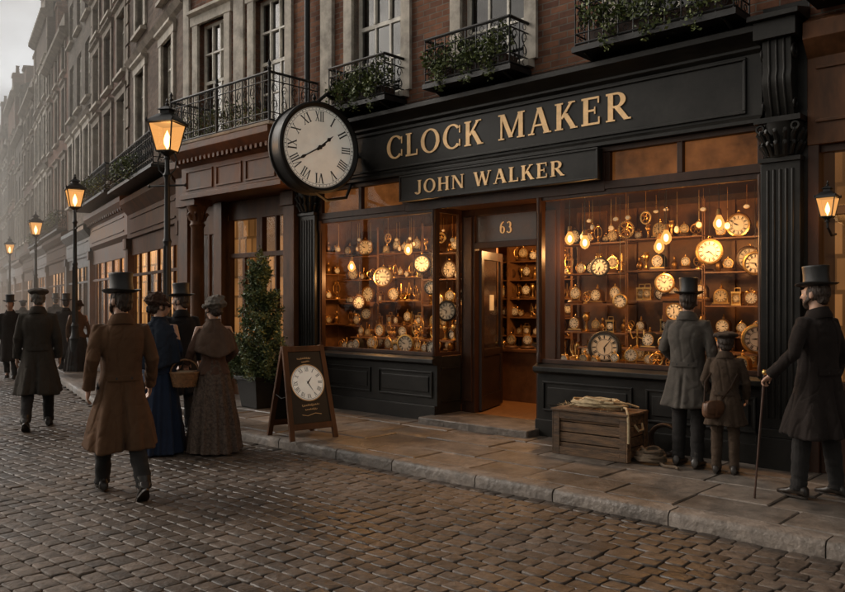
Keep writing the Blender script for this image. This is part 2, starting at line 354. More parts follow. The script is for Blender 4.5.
# ------------------------------------------------------------------ ground
mb=MB(); mb.quad((-300,-60,-.02),(300,-60,-.02),(300,500,-.02),(-300,500,-.02)); struct(mb.obj('ground',None,M['dirt']))
mb=MB(); ycur=9.0; rowi=0
while ycur>-10:
    rw=U(.118,.142); x=-24+U(0,.2)
    while x<12:
        w=U(.125,.20); cx=x+w/2; cyy=ycur-rw/2+.05*sin(cx*.35)+.012*noise.noise(Vector((cx*1.3,ycur*1.3,0)))
        p=A(cx,cyy)
        if cyy<-2.26 or toB(p)[1]<-1.76:
            X,Y=p.x,p.y
            if Y>2.8 and Y<26 and abs(X)<.54*Y+1.3:
                zz=.016*noise.noise(p*.6)+.006*noise.noise(p*6)+U(-.0025,.0025)+.014
                tx,ty=U(-.02,.02),U(-.025,.025); g=.0035; hw=w/2-g; hh=rw/2-g
                jit=[(U(-.008,.006),U(-.006,.005)) for _ in range(4)]
                rings=[]
                yaw=U(-.04,.04); ch=.17
                for ins,dz in((0,-.03),(.0006,-.007),(.0035,-.0015),(.009,-.0)):
                    a=hw-ins; b=hh-ins; c_=min(a,b)*ch
                    pts=[(a-c_,-b,0),(a,-b+c_,0),(a,b-c_,1),(a-c_,b,1),(-a+c_,b,2),(-a,b-c_,2),(-a,-b+c_,3),(-a+c_,-b,3)]
                    rg=[]
                    for px,py,ci in pts:
                        px+=jit[ci][0]; py+=jit[ci][1]
                        q=(px*cos(yaw)-py*sin(yaw),px*sin(yaw)+py*cos(yaw))
                        wp=A(cx+q[0],cyy+q[1]); rg.append((wp.x,wp.y,zz+dz+q[0]*tx+q[1]*ty+(U(-.001,.001) if ins>.005 else 0)))
                    rings.append(rg)
                o=len(mb.v); mb.v+=[q for r_ in rings for q in r_]
                for i in range(3):
                    for j in range(8):
                        k=(j+1)%8; mb.f.append((o+i*8+j,o+i*8+k,o+(i+1)*8+k,o+(i+1)*8+j)); mb.m.append(0)
                wp=A(cx+U(-.02,.02),cyy+U(-.015,.015)); mb.v.append((wp.x,wp.y,zz+U(-.0018,.0018))); c0=len(mb.v)-1
                for j in range(8): mb.f.append((o+24+j,o+24+(j+1)%8,c0)); mb.m.append(0)
        x+=w
    ycur-=rw; rowi+=1
struct(mb.obj('road',None,M['sett'],180))
mb=MB(); mb.quad(B(-15,-1.72,.004),B(-140,-1.72,.004),B(-140,-14,.004),B(-15,-14,.004)); struct(mb.obj('far_road',None,M['sett']))
# pavement
mb=MB()
def slabs(F,x0,x1,rows,test=None):
    for y0,y1 in rows:
        x=x0+U(0,.5)
        while x<x1:
            w=U(.5,1.0)
            if test is None or test(F(x+w/2,(y0+y1)/2)):
                g=.007; h=.12+U(-.006,.006); b=.010
                r0=[F(x+g,y0+g,.05),F(x+w-g,y0+g,.05),F(x+w-g,y1-g,.05),F(x+g,y1-g,.05)]
                r1=[F(x+g,y0+g,h-b),F(x+w-g,y0+g,h-b+U(-.002,.002)),F(x+w-g,y1-g,h-b),F(x+g,y1-g,h-b)]
                r2=[F(x+g+b,y0+g+b,h),F(x+w-g-b,y0+g+b,h+U(-.004,.004)),F(x+w-g-b,y1-g-b,h),F(x+g+b,y1-g-b,h+U(-.004,.004))]
                mb.loft([r0,r1,r2])
            x+=w
slabs(A,-6.2,12.5,[(-2.03,-1.56),(-1.56,-1.02),(-1.02,-.5),(-.5,.02)],lambda p:toB(p)[1]>-1.35)
slabs(B,-60,2.0,[(-1.52,-.75),(-.75,0.02)],lambda p:toA(p)[1]>.35 or (toA(p)[0]<-4.1 and toA(p)[1]>.2))
struct(mb.obj('pavement',None,M['slab'],40))
mb=MB()
for F,x0,x1,y in((A,-6.4,12.5,-2.04),(B,-80,1.5,-1.54)):
    x=x0
    while x<x1:
        w=U(.8,1.15); h=.122+U(-.005,.005)
        ok=(toB(F(x+w/2,y-.1))[1]>-1.75) if F is A else (toA(F(x+w/2,y-.1))[1]>-2.3)
        if ok:
            seg=8; rings=[]
            for s_ in range(seg+1):
                xx=x+.005+(w-.01)*s_/seg; e_=.012 if s_ in(0,seg) else 0; j1,j2=U(-.006,.006),U(-.005,.005)
                rings.append([F(xx,a,b) for a,b in ((y,-.06),(y-.20+e_,-.06),(y-.20+e_+j1*.5,h-.04),(y-.188+e_+j1,h-.014-e_*.5+j2*.5),(y-.160+j1,h-e_*.6+j2*.4),(y,h-e_*.4))])
            mb.loft(rings)
        x+=w
struct(mb.obj('kerb',None,M['kerb'],50))
def isect():
    a1,b1,c1=YA.x,YA.y,YA.dot(PA)-2.1; a2,b2,c2=YB.x,YB.y,YB.dot(PB)-1.6; d=a1*b2-a2*b1
    return Vector(((c1*b2-c2*b1)/d,(a1*c2-a2*c1)/d,.105))
cp=isect(); mb=MB()
mb.add([cp,A(12.5,-2.1,.105),A(12.5,.3,.105),A(-3.9,.3,.105),PB+Vector((.2,.2,.105)),B(-80,.3,.105),B(-80,-1.6,.105)],[(0,1,2,3,4),(0,4,5,6)])
struct(mb.obj('pavement_bed',None,M['slab']))

# ------------------------------------------------------------------ sash window (shared)
def sashmesh(w,h,cols=3,rows=2):
    f=MB(); b=.055
    f.box(-w/2,-w/2+b,0,.07,0,h);f.box(w/2-b,w/2,0,.07,0,h);f.box(-w/2+b,w/2-b,0,.07,0,b+.02);f.box(-w/2+b,w/2-b,0,.07,h-b,h)
    f.box(-w/2+b,w/2-b,.005,.065,h/2-.028,h/2+.028)
    for half,yo in((0,.035),(1,.012)):
        z0=b+.02 if half==0 else h/2+.028; z1=h/2-.028 if half==0 else h-b
        for i in range(1,cols):
            x=-w/2+b+(w-2*b)*i/cols; f.box(x-.015,x+.015,yo-.03,yo+.025,z0,z1)
        for j in range(1,rows):
            z=z0+(z1-z0)*j/rows; f.box(-w/2+b,w/2-b,yo-.028,yo+.023,z-.015,z+.015)
    g=MB(); g.quad((-w/2+b,.03,b),(w/2-b,.03,b),(w/2-b,.03,h-b),(-w/2+b,.03,h-b))
    c=MB(); n=14
    for sd in(-1,1):
        for i in range(n):
            x0=w/2-.04-(w*.26)*i/n; x1=w/2-.04-(w*.26)*(i+1)/n; y0=.14+.02*(i%2); y1=.14+.02*((i+1)%2)
            c.quad((sd*x0,y0,.03),(sd*x1,y1,.03),(sd*x1,y1,h-.03),(sd*x0,y0,h-.03))
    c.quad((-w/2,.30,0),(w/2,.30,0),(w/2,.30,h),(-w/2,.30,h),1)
    s_=MB(); s_.prof(-w/2-.12,w/2+.12,[(-.13,-.1),(-.13,-.03),(.0,0),(.06,0),(.06,-.1)])
    return (f.mesh('sash',[M['white']]),g.mesh('pane',[M['glassup']]),c.mesh('curtain',[M['curtain'],M['room']]),s_.mesh('sill',[M['stone']]))
SM={}
def putwindow(par,x,z,w,h,y=.1,cols=3,rows=2,surround=True,stone='stone'):
    k=(w,h,cols,rows)
    if k not in SM: SM[k]=sashmesh(*k)
    f,g,c,s_=SM[k]
    o=mk('window',f,par,(x,y,z)); mk('window_pane',g,o); mk('curtain',c,o); mk('sill',s_,o,(0,-y-.002,0))
    if surround:
        kk=('sur',w,h,stone)
        if kk not in SM:
            m=MB(); a=.17
            m.box(-w/2-a,-w/2,-.05,.09,-.0,h); m.box(w/2,w/2+a,-.05,.09,0,h); m.prof(-w/2-a-.05,w/2+a+.05,[(-.06,h),(-.06,h+.16),(-.14,h+.2),(-.14,h+.25),(.05,h+.25),(.05,h)])
            SM[kk]=m.mesh('surround',[M[stone]])
        mk('window_surround',SM[kk],o,(0,-y,0))
    return o

# ------------------------------------------------------------------ CLOCK MAKER shop building
shop=root('clockmaker_shop','dark green-black clockmaker shopfront under a brown brick upper wall','shop',PA,RA)
xl,xr=-.78,6.9
cent=[1.14,3.2,5.42]
mb=MB(); ops=[(c-.5,c+.5,4.6,6.75) for c in cent]+[(c-.5,c+.5,7.9,9.7) for c in cent]
mb.wall(xl,xr,4.2,11.5,ops,y=0,t=.3); mb.quad((xl,0,0),(xl,9,0),(xl,9,11.5),(xl,0,11.5)); mb.quad((xr,9,0),(xr,0,0),(xr,0,11.5),(xr,9,11.5)); mb.quad((xl,0,11.5),(xr,0,11.5),(xr,9,11.5),(xl,9,11.5)); mb.quad((xl,9,0),(xr,9,0),(xr,9,11.5),(xl,9,11.5))
mb.obj('upper_wall',shop,M['brick'])
for c in cent:
    putwindow(shop,c,4.6,1.0,2.15); putwindow(shop,c,7.9,1.0,1.8)
mb=MB(); mb.box(-.05,.22,-.06,.02,4.32,11.4); mb.obj('stone_pilaster',shop,M['stone'],bevel=.01)
mb=MB(); mb.tube([(-.3,-.1,4.4),(-.3,-.1,11.3)],.045,10); mb.obj('drainpipe',shop,M['iron'],40)
for i,(c,w) in enumerate(((1.14,.56),(3.10,.66),(5.5,.86))):
    m=MB(); rail(m,(c-w,-.42,0),(c+w,-.42,0),4.46,5.02); rail(m,(c-w,-.03,0),(c-w,-.42,0),4.46,5.02); rail(m,(c+w,-.42,0),(c+w,-.03,0),4.46,5.02)
    m.box(c-w-.03,c+w+.03,-.45,-.02,4.40,4.46)
    for sx in(-w+.1,w-.1): m.tube([(c+sx,-.40,4.40),(c+sx,-.22,4.34),(c+sx,-.05,4.30)],.018,6)
    b=m.obj('balcony_railing',shop,M['iron'],50)
    m=MB(); m.box(c-w+.1,c+w-.1,-.36,-.12,4.461,4.62)
    bx=m.obj('window_box',shop,M['brownpaint'])
    m=MB()
    for k in range(7):
        xx=c-w*.9+w*1.8*(k+U(.2,.8))/7
        leaves(m,(xx,-.36,4.72+U(-.05,.14)),(.17,.19,U(.13,.24)),300,.052,droop=.2,cut=.25)
        if k%2: leaves(m,(xx,-.46,4.50),(.11,.06,.20),120,.045,cut=.25)
    m.obj('foliage',bx,M['leaf'])
mb=MB()
mb.prof(-.1,6.5,[(-.12,3.42),(-.12,3.46),(-.07,3.5),(-.07,4.10),(-.11,4.13),(-.11,4.16),(-.16,4.2),(-.27,4.25),(-.27,4.31),(-.22,4.33),(0,4.42),(.02,4.42),(.02,3.42)])
mb.obj('cornice',shop,M['black'],30,bevel=.004)
mb=MB()
mb.box(.55,6.35,-.095,-.07,3.53,3.56);mb.box(.55,6.35,-.095,-.07,4.05,4.08);mb.box(.55,.58,-.095,-.07,3.56,4.05);mb.box(6.32,6.35,-.095,-.07,3.56,4.05)
fas=mb.obj('fascia_frame',shop,M['black'],bevel=.006)
mb=MB(); text(mb,'CLOCK MAKER',3.26,3.83,.31,-.071,width=3.72); mb.obj('fascia_lettering',shop,M['gold'])
mb=MB()
mb.box(-.1,6.5,-.045,.05,3.36,3.42)
mb.box(-.1,1.72,-.04,.05,2.95,3.04); mb.box(4.78,6.5,-.04,.05,2.95,3.04); mb.box(1.72,4.78,-.04,.05,2.93,3.36)
for x in (-.1,.78,1.66): mb.box(x,x+.06,-.035,.05,3.04,3.36)
for x in (4.78,5.62,6.44): mb.box(x,x+.06,-.035,.05,3.04,3.36)
mb.obj('transom_frame',shop,M['brownpaint'],bevel=.004)
M['translit']=mat('amber_transom_glow',(.20,.072,.020),.7,nscale=2.0,var=.6,bump=0,emis=.42,spec=.1)  # emission in the colour stands in for room light behind the panes
for a,b in((-.04,.78),(.84,1.66),(4.84,5.62),(5.68,6.44)):
    mb=MB(); mb.quad((a,.008,3.04),(b,.008,3.04),(b,.008,3.36),(a,.008,3.36)); tl=mb.obj('transom_light',shop,M['glass'])
    mb=MB(); mb.box(a-.03,b+.03,.030,.045,3.02,3.38); mb.obj('transom_glow',tl,M['translit'])
mb=MB(); mb.box(1.76,4.76,-.17,-.046,3.05,3.40); mb.box(1.74,4.78,-.185,-.17,3.05,3.075);mb.box(1.74,4.78,-.185,-.17,3.375,3.40);mb.box(1.74,1.765,-.185,-.17,3.075,3.375);mb.box(4.755,4.78,-.185,-.17,3.075,3.375)
nb=mb.obj('name_board',shop,M['black'],bevel=.005)
mb=MB(); text(mb,'JOHN WALKER',3.2,3.222,.175,-.171,width=2.3); mb.obj('name_lettering',nb,M['gold'])
def pilaster(x0,x1,par,m1='black',name='pilaster'):
    m=MB(); w=x1-x0; c=(x0+x1)/2
    m.box(x0-.03,x1+.03,-.17,.05,.12,.42); m.box(x0-.01,x1+.01,-.15,.05,.42,.5)
    m.box(x0,x1,-.12,.05,.5,3.02)
    for k in range(5):
        xx=x0+.04+(w-.08)*(k+.5)/5; m.tube([(xx,-.12,.6),(xx,-.12,2.95)],w*.042,6)
    o=m.obj(name,par,M[m1],35,bevel=.005)
    m=MB()
    m.box(x0-.01,x1+.01,-.15,.05,3.02,3.06)
    m.lathe([(w*.36,0),(w*.40,.03),(w*.42,.12),(w*.5,.26),(w*.54,.32)],(c,-.04,3.06),16)
    for k in range(9):
        a=pi+pi*k/8
        for zz,rr in((3.08,.40),(3.19,.46)):
            q=[(c+w*rr*cos(a),-.04+w*rr*sin(a),zz),(c+w*(rr+.08)*cos(a),-.04+w*(rr+.08)*sin(a),zz+.07),(c+w*(rr+.18)*cos(a),-.04+w*(rr+.18)*sin(a),zz+.11),(c+w*(rr+.18)*cos(a),-.04+w*(rr+.18)*sin(a),zz+.085)]
            m.tube(q,[.020,.023,.018,.01],6)
    for sx in(-1,1): m.ring((c+sx*w*.44,-.19,3.33),.033,.014,12,6)
    m.box(x0-.03,x1+.03,-.22,.05,3.38,3.43)
    m.obj('capital',o,M[m1],45)
    m=MB()
    pr=[(.05,3.43)]+[(-.12-.08*max(0,sin((k/10)*pi))*(1 if k<6 else .6)-.10*(k/10)**2,3.43+.72*k/10) for k in range(11)]+[(.05,4.15)]
    m.prof(x0+.05,x1-.05,pr)
    for k in range(3):
        xx=x0+.08+(w-.16)*(k+.5)/3
        m.tube([(xx,p[0]-.005,p[1]) for p in pr[1:-1]],.013,6)
    for sx in(x0+.04,x1-.04): 
        m.ring((sx,-.15,4.03),.062,.014,14,6,ax='x'); m.ring((sx,-.15,4.03),.03,.012,10,6,ax='x'); m.ring((sx,-.13,3.55),.042,.011,12,6,ax='x')
    m.box(x0-.01,x1+.01,-.29,.05,4.15,4.32); m.prof(x0-.05,x1+.05,[(-.35,4.32),(-.35,4.37),(.02,4.46),(.02,4.32)])
    m.obj('console_bracket',o,M[m1],35,bevel=.004)
    return o
pilaster(-.48,-.1,shop); pilaster(6.5,6.86,shop)
m=MB(); m.box(-.78,-.48,-.03,.05,.12,4.25); m.box(-.70,-.56,-.045,-.03,.6,3.2); m.obj('wall_panel',shop,M['black'],bevel=.005)
m=MB(); m.box(6.49,6.90,-.024,.07,.13,4.52); m.obj('wall_panel',shop,M['black'])
m=MB(); m.box(-.50,-.09,-.024,.07,.13,4.40); m.obj('wall_panel',shop,M['black'])
def riser(x0,x1,y,n,par):
    m=MB(); m.box(x0,x1,y,y+.06,.12,.88); m.box(x0,x1,y-.05,y,.12,.32); m.prof(x0-.0,x1,[(y-.06,.86),(y-.10,.89),(y-.10,.94),(y-.02,.98),(y+.1,.98),(y+.1,.86)])
    w=(x1-x0)/n
    for i in range(n):
        a=x0+i*w+.08; b=x0+(i+1)*w-.08
        for q in((a,b,.42,.445),(a,b,.745,.77)): m.box(q[0],q[1],y-.02,y,q[2],q[3])
        for q in(a,b-.025): m.box(q,q+.025,y-.02,y,.445,.745)
        m.box(a+.07,b-.07,y-.012,y,.49,.70)
    return m.obj('stall_riser',par,M['black'],bevel=.006)
riser(-.1,2.27,0,2,shop); riser(3.86,6.5,0,2,shop)
mb=MB(); mb.box(2.22,2.268,.06,.5,.12,.97); mb.box(2.268,2.285,.08,.46,.36,.385); mb.box(2.268,2.285,.08,.46,.8,.825); mb.obj('recess_panel',shop,M['black'],bevel=.004)
mb=MB(); mb.box(3.86,3.92,.06,.5,.12,.97); mb.obj('recess_panel',shop,M['black'],bevel=.004)
def shopwin(x0,x1,ret=None):
    m=MB(); z0,z1=.98,2.95
    m.box(x0,x0+.06,-.03,.05,z0,z1); m.box(x1-.06,x1,-.03,.05,z0,z1); m.box(x0+.06,x1-.06,-.025,.045,z0,z0+.05); m.box(x0+.06,x1-.06,-.025,.045,z1-.06,z1)
    if ret: m.box(x1-.055,x1-.005,.45,.5,z0,z1); m.box(x1-.045,x1-.006,.05,.45,z0,z0+.05); m.box(x1-.045,x1-.006,.05,.45,z1-.06,z1)
    for xx in (x0+.03,x1-.03): m.lathe([(.03,0),(.03,.1),(.018,.14),(.018,1.75),(.03,1.8),(.032,1.95)],(xx,-.035,z0),10)
    o=m.obj('shop_window',shop,M['brownpaint'],35,bevel=.004)
    g=MB(); g.quad((x0+.06,.01,z0+.05),(x1-.06,.01,z0+.05),(x1-.06,.01,z1-.06),(x0+.06,.01,z1-.06))
    if ret: g.quad((x1-.025,.05,z0+.05),(x1-.025,.45,z0+.05),(x1-.025,.45,z1-.06),(x1-.025,.05,z1-.06))
    g.obj('window_glass',o,M['glass'])
shopwin(-.1,2.27,True); shopwin(3.88,6.5)
mb=MB(); mb.box(2.27,2.5,.5,.6,.2,2.95); mb.box(3.5,3.86,.5,.6,.2,2.95); mb.box(2.5,3.5,.5,.6,2.42,2.5); mb.box(2.5,3.5,.5,.6,2.86,2.95)
mb.box(2.32,2.46,.48,.5,.35,2.85); mb.box(3.56,3.8,.48,.5,.35,2.85)
mb.box(2.27,3.86,.05,.6,2.95,3.0)
mb.obj('door_frame',shop,M['brownpaint'],bevel=.005)
mb=MB(); mb.box(2.5,3.5,.54,.56,2.5,2.86); tp=mb.obj('number_panel',shop,mat('dark_glass',(.05,.024,.012),.25,bump=0,emis=.2))  # opaque panel, its faint glow added in place of light through glass
mb=MB(); text(mb,'63',3.0,2.68,.15,.535,track=.14,depth=.006,sx=.95); mb.obj('number_lettering',tp,M['goldglow'])
mb=MB(); mb.box(2.20,3.92,-.30,.5,.05,.205); mb.obj('doorstep',shop,M['kerb'],bevel=.015)
dr=mk('door',None,shop,(2.52,.6,0),radians(109))
M['doorwood']=mat('dark_door_paint',(.022,.011,.007),.38,nscale=4,var=.4,bump=.2)
mb=MB(); mb.box(0,.10,-.022,.022,.22,2.4);mb.box(.83,.93,-.022,.022,.22,2.4);mb.box(.1,.83,-.022,.022,.22,.42);mb.box(.1,.83,-.022,.022,.95,1.05);mb.box(.1,.83,-.022,.022,2.28,2.4);mb.box(.1,.83,-.012,.012,.42,.95)
bd=mb.obj('door_leaf',dr,M['doorwood'],bevel=.005)
mb=MB(); mb.quad((.1,0,1.05),(.83,0,1.05),(.83,0,2.28),(.1,0,2.28)); mb.obj('door_glass',bd,M['glass'])
mb=MB(); mb.ell((.88,-.05,1.1),(.025,.025,.03)); mb.tube([(.88,-.05,1.1),(.88,.05,1.1)],.01); mb.ell((.88,.05,1.1),(.025,.025,.03)); mb.obj('door_handle',bd,M['brass'],60)
mb=MB(); mb.box(.38,.56,-.008,-.003,1.58,1.80); mb.obj('door_notice',bd,M['dial'])
# interior
mb=MB(); mb.quad((-.76,.06,.2),(6.5,.06,.2),(6.5,5,.2),(-.76,5,.2)); mb.obj('floorboards',shop,M['floor'])
mb=MB()
mb.quad((-.76,4.6,.2),(6.5,4.6,.2),(6.5,4.6,3.4),(-.76,4.6,3.4)); mb.quad((-.76,5,.2),(-.76,.06,.2),(-.76,.06,3.4),(-.76,5,3.4)); mb.quad((6.485,.1,.2),(6.485,5,.2),(6.485,5,3.4),(6.485,.1,3.4))
mb.quad((-.76,.06,3.4),(6.5,.06,3.4),(6.5,5,3.4),(-.76,5,3.4)); mb.quad((-.76,.075,.2),(-.1,.075,.2),(-.1,.075,3.4),(-.76,.075,3.4))
mb.obj('interior_wall',shop,M['midwood'])
mb=MB()
for x0,x1 in((-.75,2.15),(3.9,6.48)):
    mb.box(x0,x1,.06,1.25,.90,.965)
for x0,x1 in((-.75,2.15),(3.55,6.48)):
    mb.box(x0,x1,1.45,1.49,.2,2.9)
    for i in range(8):
        xx=x0+(x1-x0)*i/7; mb.box(xx-.02,xx+.02,1.42,1.45,.965,2.9)
mb.box(3.55,3.9,.62,1.25,.90,.965)
mb.obj('display_deck',shop,M['midwood'],bevel=.004)
mb=MB()
SEC=[]
for x0,x1 in((-.74,2.12),(3.58,6.46)):
    W3=(x1-x0)/3
    zs=[[1.32,1.68,2.06,2.44],[1.34,1.72,2.08,2.46],[1.32,1.66,2.04,2.42]]
    for i in range(3):
        a,b=x0+W3*i,x0+W3*(i+1)
        for z,nx in zip(zs[i],zs[i][1:]+[2.9]): SEC.append((a,b,z,nx-z-.03)); mb.box(a+.01,b-.01,.90,1.21,z-.016,z)
        for xx in(a+.012,b-.012): mb.tube([(xx,.91,.97),(xx,.91,2.88)],.008,6)
for x0,x1 in((.0,2.1),(4.1,6.4)): mb.box(x0,x1,.52,.80,1.14,1.16)
for z in (1.35,1.75,2.15,2.5): mb.box(-.745,-.50,.3,.88,z-.014,z)
mb.obj('display_shelf',shop,M['midwood'])
mb=MB()
for z in (.55,.85,1.15,1.45,1.75,2.05,2.35): mb.box(.3,2.75,2.6,2.9,z-.012,z+.008)
for x in (.3,.9,1.5,2.1,2.7): mb.box(x,x+.04,2.58,2.9,.2,2.75)
mb.box(.3,2.75,2.9,2.93,.2,2.75)
mb.box(1.3,2.55,1.9,2.25,.2,.95); mb.box(1.25,2.6,1.86,2.29,.95,.99)
mb.obj('shelf_unit',shop,M['midwood'],bevel=.003)

# ------------------------------------------------------------------ clocks
def dialmesh(r,h=1.67,mn=.66,dm='dial'):
    f=MB(); f.lathe([(.001,0),(r,0),(r,-.004),(.001,-.0045)],n=28,ax='y')
    k=MB()
    for i in range(12):
        a=2*pi*i/12; c=r*.78; ln=r*.13; wd=r*.04
        d=Vector((sin(a),0,cos(a))); s_=Vector((cos(a),0,-sin(a)))
        k.obox(d*c+Vector((0,-.006,0)),s_*wd,(0,.0012,0),d*ln)
        if i%3: k.obox(d*c+s_*wd*2.6+Vector((0,-.006,0)),s_*wd*.6,(0,.001,0),d*ln)
    k.ring((0,-.006,0),r*.95,r*.012,28,4); k.ring((0,-.006,0),r*.60,r*.012,20,4)
    hd=MB()
    for a,ln,w in((2*pi*h/12,r*.5,r*.07),(2*pi*mn,r*.78,r*.05)):
        d=Vector((sin(a),0,cos(a))); s_=Vector((cos(a),0,-sin(a)))
        hd.add([d*ln+Vector((0,-.009,0)),s_*w+d*ln*.2+Vector((0,-.009,0)),-d*ln*.18+Vector((0,-.009,0)),-s_*w+d*ln*.2+Vector((0,-.009,0))],[(0,3,2,1)])
    return f.mesh('dial',[M[dm]],30),k.mesh('numerals',[M['ink']]),hd.mesh('hands',[M['ink']])
def clockproto(kind,r,var=0):
    m=MB(); mats=[M['brass'],M['darkwood'],M['brass2'],M['ink']]
    dc=Vector((0,0,0))
    if kind=='wall_clock':
        m.lathe([(.001,.05),(r*1.08,.05),(r*1.22,.03),(r*1.27,0),(r*1.2,-.018),(r*1.04,-.022),(r*1.0,-.004),(.001,-.002)],(0,0,r*1.27),28,[0,1,3][var],'y'); dc=Vector((0,-.004,r*1.27))
        m.ring((0,.01,r*2.62),r*.12,r*.03,10,5)
    elif kind=='mantel_clock':
        m.box(-r*1.7,r*1.7,-.06,.06,0,r*.3,1); m.box(-r*1.45,r*1.45,-.05,.05,r*.3,r*.5,0)
        pr=[(-r*1.2,r*.5),(r*1.2,r*.5)]+[(r*1.2*cos(pi*i/12),r*1.7+r*1.2*sin(pi*i/12)) for i in range(13)]
        n=len(pr); m.add([(a,-.045,b) for a,b in pr]+[(a,.045,b) for a,b in pr],[tuple(range(n)),tuple(range(2*n-1,n-1,-1))]+[(i,n+i,n+(i+1)%n,(i+1)%n) for i in range(n)],[1,3,0][var])
        m.lathe([(.015,0),(.02,.02),(.006,.03),(.012,.045),(.001,.06)],(0,0,r*2.9),8,0); m.ring((0,-.05,r*1.6),r*1.05,r*.08,24,6,0); dc=Vector((0,-.05,r*1.6))
    elif kind=='carriage_clock':
        w=r*1.25; m.box(-w,w,-.045,.045,0,.02,0); m.box(-w,w,-.045,.045,r*3.0,r*3.0+.02,0)
        for sx in(-1,1):
            for y in(-.038,.038): m.tube([(sx*(w-.01),y,.02),(sx*(w-.01),y,r*3)],.008,6,0)
        m.box(-w+.018,w-.018,-.03,.03,.02,r*3,2 if var else 3); m.tube([(-w*.6,0,r*3+.02),(-w*.55,0,r*3+.06),(w*.55,0,r*3+.06),(w*.6,0,r*3+.02)],.006,6,0); dc=Vector((0,-.034,r*1.75)); r*=.9
    elif kind=='alarm_clock':
        m.lathe([(.001,.045),(r*1.05,.045),(r*1.12,.03),(r*1.12,-.01),(r,-.018),(.001,-.012)],(0,0,r*1.35),24,0,'y')
        for sx in(-1,1):
            m.tube([(sx*r*.5,0,r*.45),(sx*r*.8,0,0)],[r*.08,r*.05],6,0); m.ell((sx*r*.65,0,r*2.5),(r*.42,r*.35,r*.3),10,6,0)
        m.ring((0,0,r*2.95),r*.3,r*.05,12,5,0); dc=Vector((0,-.020,r*1.35))
    elif kind=='skeleton_clock':
        m.lathe([(r*1.5,0),(r*1.6,.02),(r*1.3,.04),(.001,.045)],(0,0,0),20,1)
        for sx in(-1,1): m.tube([(sx*r*.9,0,.04),(sx*r*.75,0,r*.8),(sx*r*1.1,0,r*1.8),(sx*r*.5,0,r*2.8),(0,0,r*3.2)],r*.09,6,0)
        m.ring((0,0,r*1.9),r*1.0,r*.12,24,6,0); m.ring((0,.02,r*.9),r*.5,r*.07,16,5,2); m.ring((r*.3,.03,r*1.4),r*.35,r*.06,14,5,2)
        m.ell((0,0,r*3.3),(r*.15,r*.15,r*.3),8,6,0); dc=Vector((0,-r*.14,r*1.9)); r*=.92
    elif kind=='longcase_clock':
        m.box(-r*1.3,r*1.3,-.05,.06,0,r*6,1); m.box(-r*1.5,r*1.5,-.07,.08,r*6,r*8.8,1); m.box(-r*1.5,r*1.5,-.07,.08,-.0,r*.6,1)
        m.prof(-r*1.7,r*1.7,[(-.09,r*8.8),(-.09,r*9.1),(0,r*9.8),(.09,r*9.1),(.09,r*8.8)],1)
        m.tube([(0,-.055,r*5.6),(0,-.055,r*2.4)],.006,5,0); m.lathe([(.001,-.01),(r*.45,-.006),(r*.45,.004),(.001,.006)],(0,-.055,r*2.2),18,0,'y')
        m.ring((0,-.072,r*7.4),r*1.05,r*.09,24,5,0); dc=Vector((0,-.072,r*7.4))
    body=mk(kind,m.mesh(kind,mats,35)); f,k,h=dialmesh(r,h=U(0,12),mn=R(),dm='dial2' if (var==2 and kind!='wall_clock') else 'dial')
    d=mk('dial',f,body,dc); mk('numerals',k,d); mk('clock_hands',h,d)
    return body
lab={'wall_clock':'round rimmed clock with cream dial on display','mantel_clock':'arched wooden mantel clock on the display shelf','carriage_clock':'small brass carriage clock with handle on shelf','alarm_clock':'brass twin-bell alarm clock on the display shelf','skeleton_clock':'ornate brass skeleton clock on a round wooden base','longcase_clock':'tall dark wooden pendulum clock in the display'}
P={}
def placeclock(kind,r,x,y,z,yaw=0):
    var=random.randint(0,2); key=(kind,round(r,3),var)
    if key not in P: P[key]=[clockproto(kind,r,var),False]
    o,used=P[key]; c=o if not used else clone(o)
    P[key][1]=True
    c.location=A(x,y,z); c.rotation_euler=(0,0,RA+yaw)
    return info(c,lab[kind],'clock','clocks displayed in the shop')
def hung(r,x,y,z,yaw=.35):
    c=placeclock('wall_clock',r,x,y,z,yaw); w_=MB(); w_.tube([(0,.01,r*2.7),(0,.01,2.93-z)],.003,4); w_.obj('hanging_wire',c,M['ink'])
    c['label']='round dial clock hanging on a wire in window'
def ornament_mesh(i):
    m=MB()
    if i==0: m.lathe([(.05,0),(.055,.01),(.02,.03),(.012,.1),(.03,.13),(.045,.17),(.03,.2),(.04,.22)],n=14)
    elif i==1:
        m.lathe([(.045,0),(.05,.01),(.012,.03),(.01,.12),(.025,.13)],n=12)
        for a in(-1,1): m.tube([(0,0,.12),(a*.05,0,.10),(a*.07,0,.15),(a*.07,0,.19)],.007,6)
        m.tube([(0,0,.13),(0,0,.24)],.009,6)
    elif i==2:
        m.ell((0,0,.07),(.045,.045,.06),12,8); m.lathe([(.04,0),(.045,.01),(.03,.02)],n=12); m.ell((0,0,.16),(.02,.02,.035),10,6)
    elif i==3:
        m.lathe([(.05,0),(.05,.015),(.01,.02)],n=12); m.ring((0,0,.09),.06,.008,18,5); m.ring((.03,.02,.13),.045,.007,14,5)
        for k in range(6): m.tube([(0,0,.09),(.06*cos(k*pi/3),0,.09+.06*sin(k*pi/3))],.004,4)
    else:
        m.lathe([(.06,0),(.06,.02),(.008,.03)],n=12); m.tube([(0,0,.02),(0,0,.28)],.006,6); m.ring((0,0,.16),.055,.006,16,5,sq=1.6); m.ell((0,0,.10),(.022,.012,.022),10,6); m.ring((0,0,.24),.03,.005,12,4)
    return m.mesh('brass_ornament',[M['brass' if i!=2 else 'brass2']],50)
OM=[ornament_mesh(i) for i in range(5)]
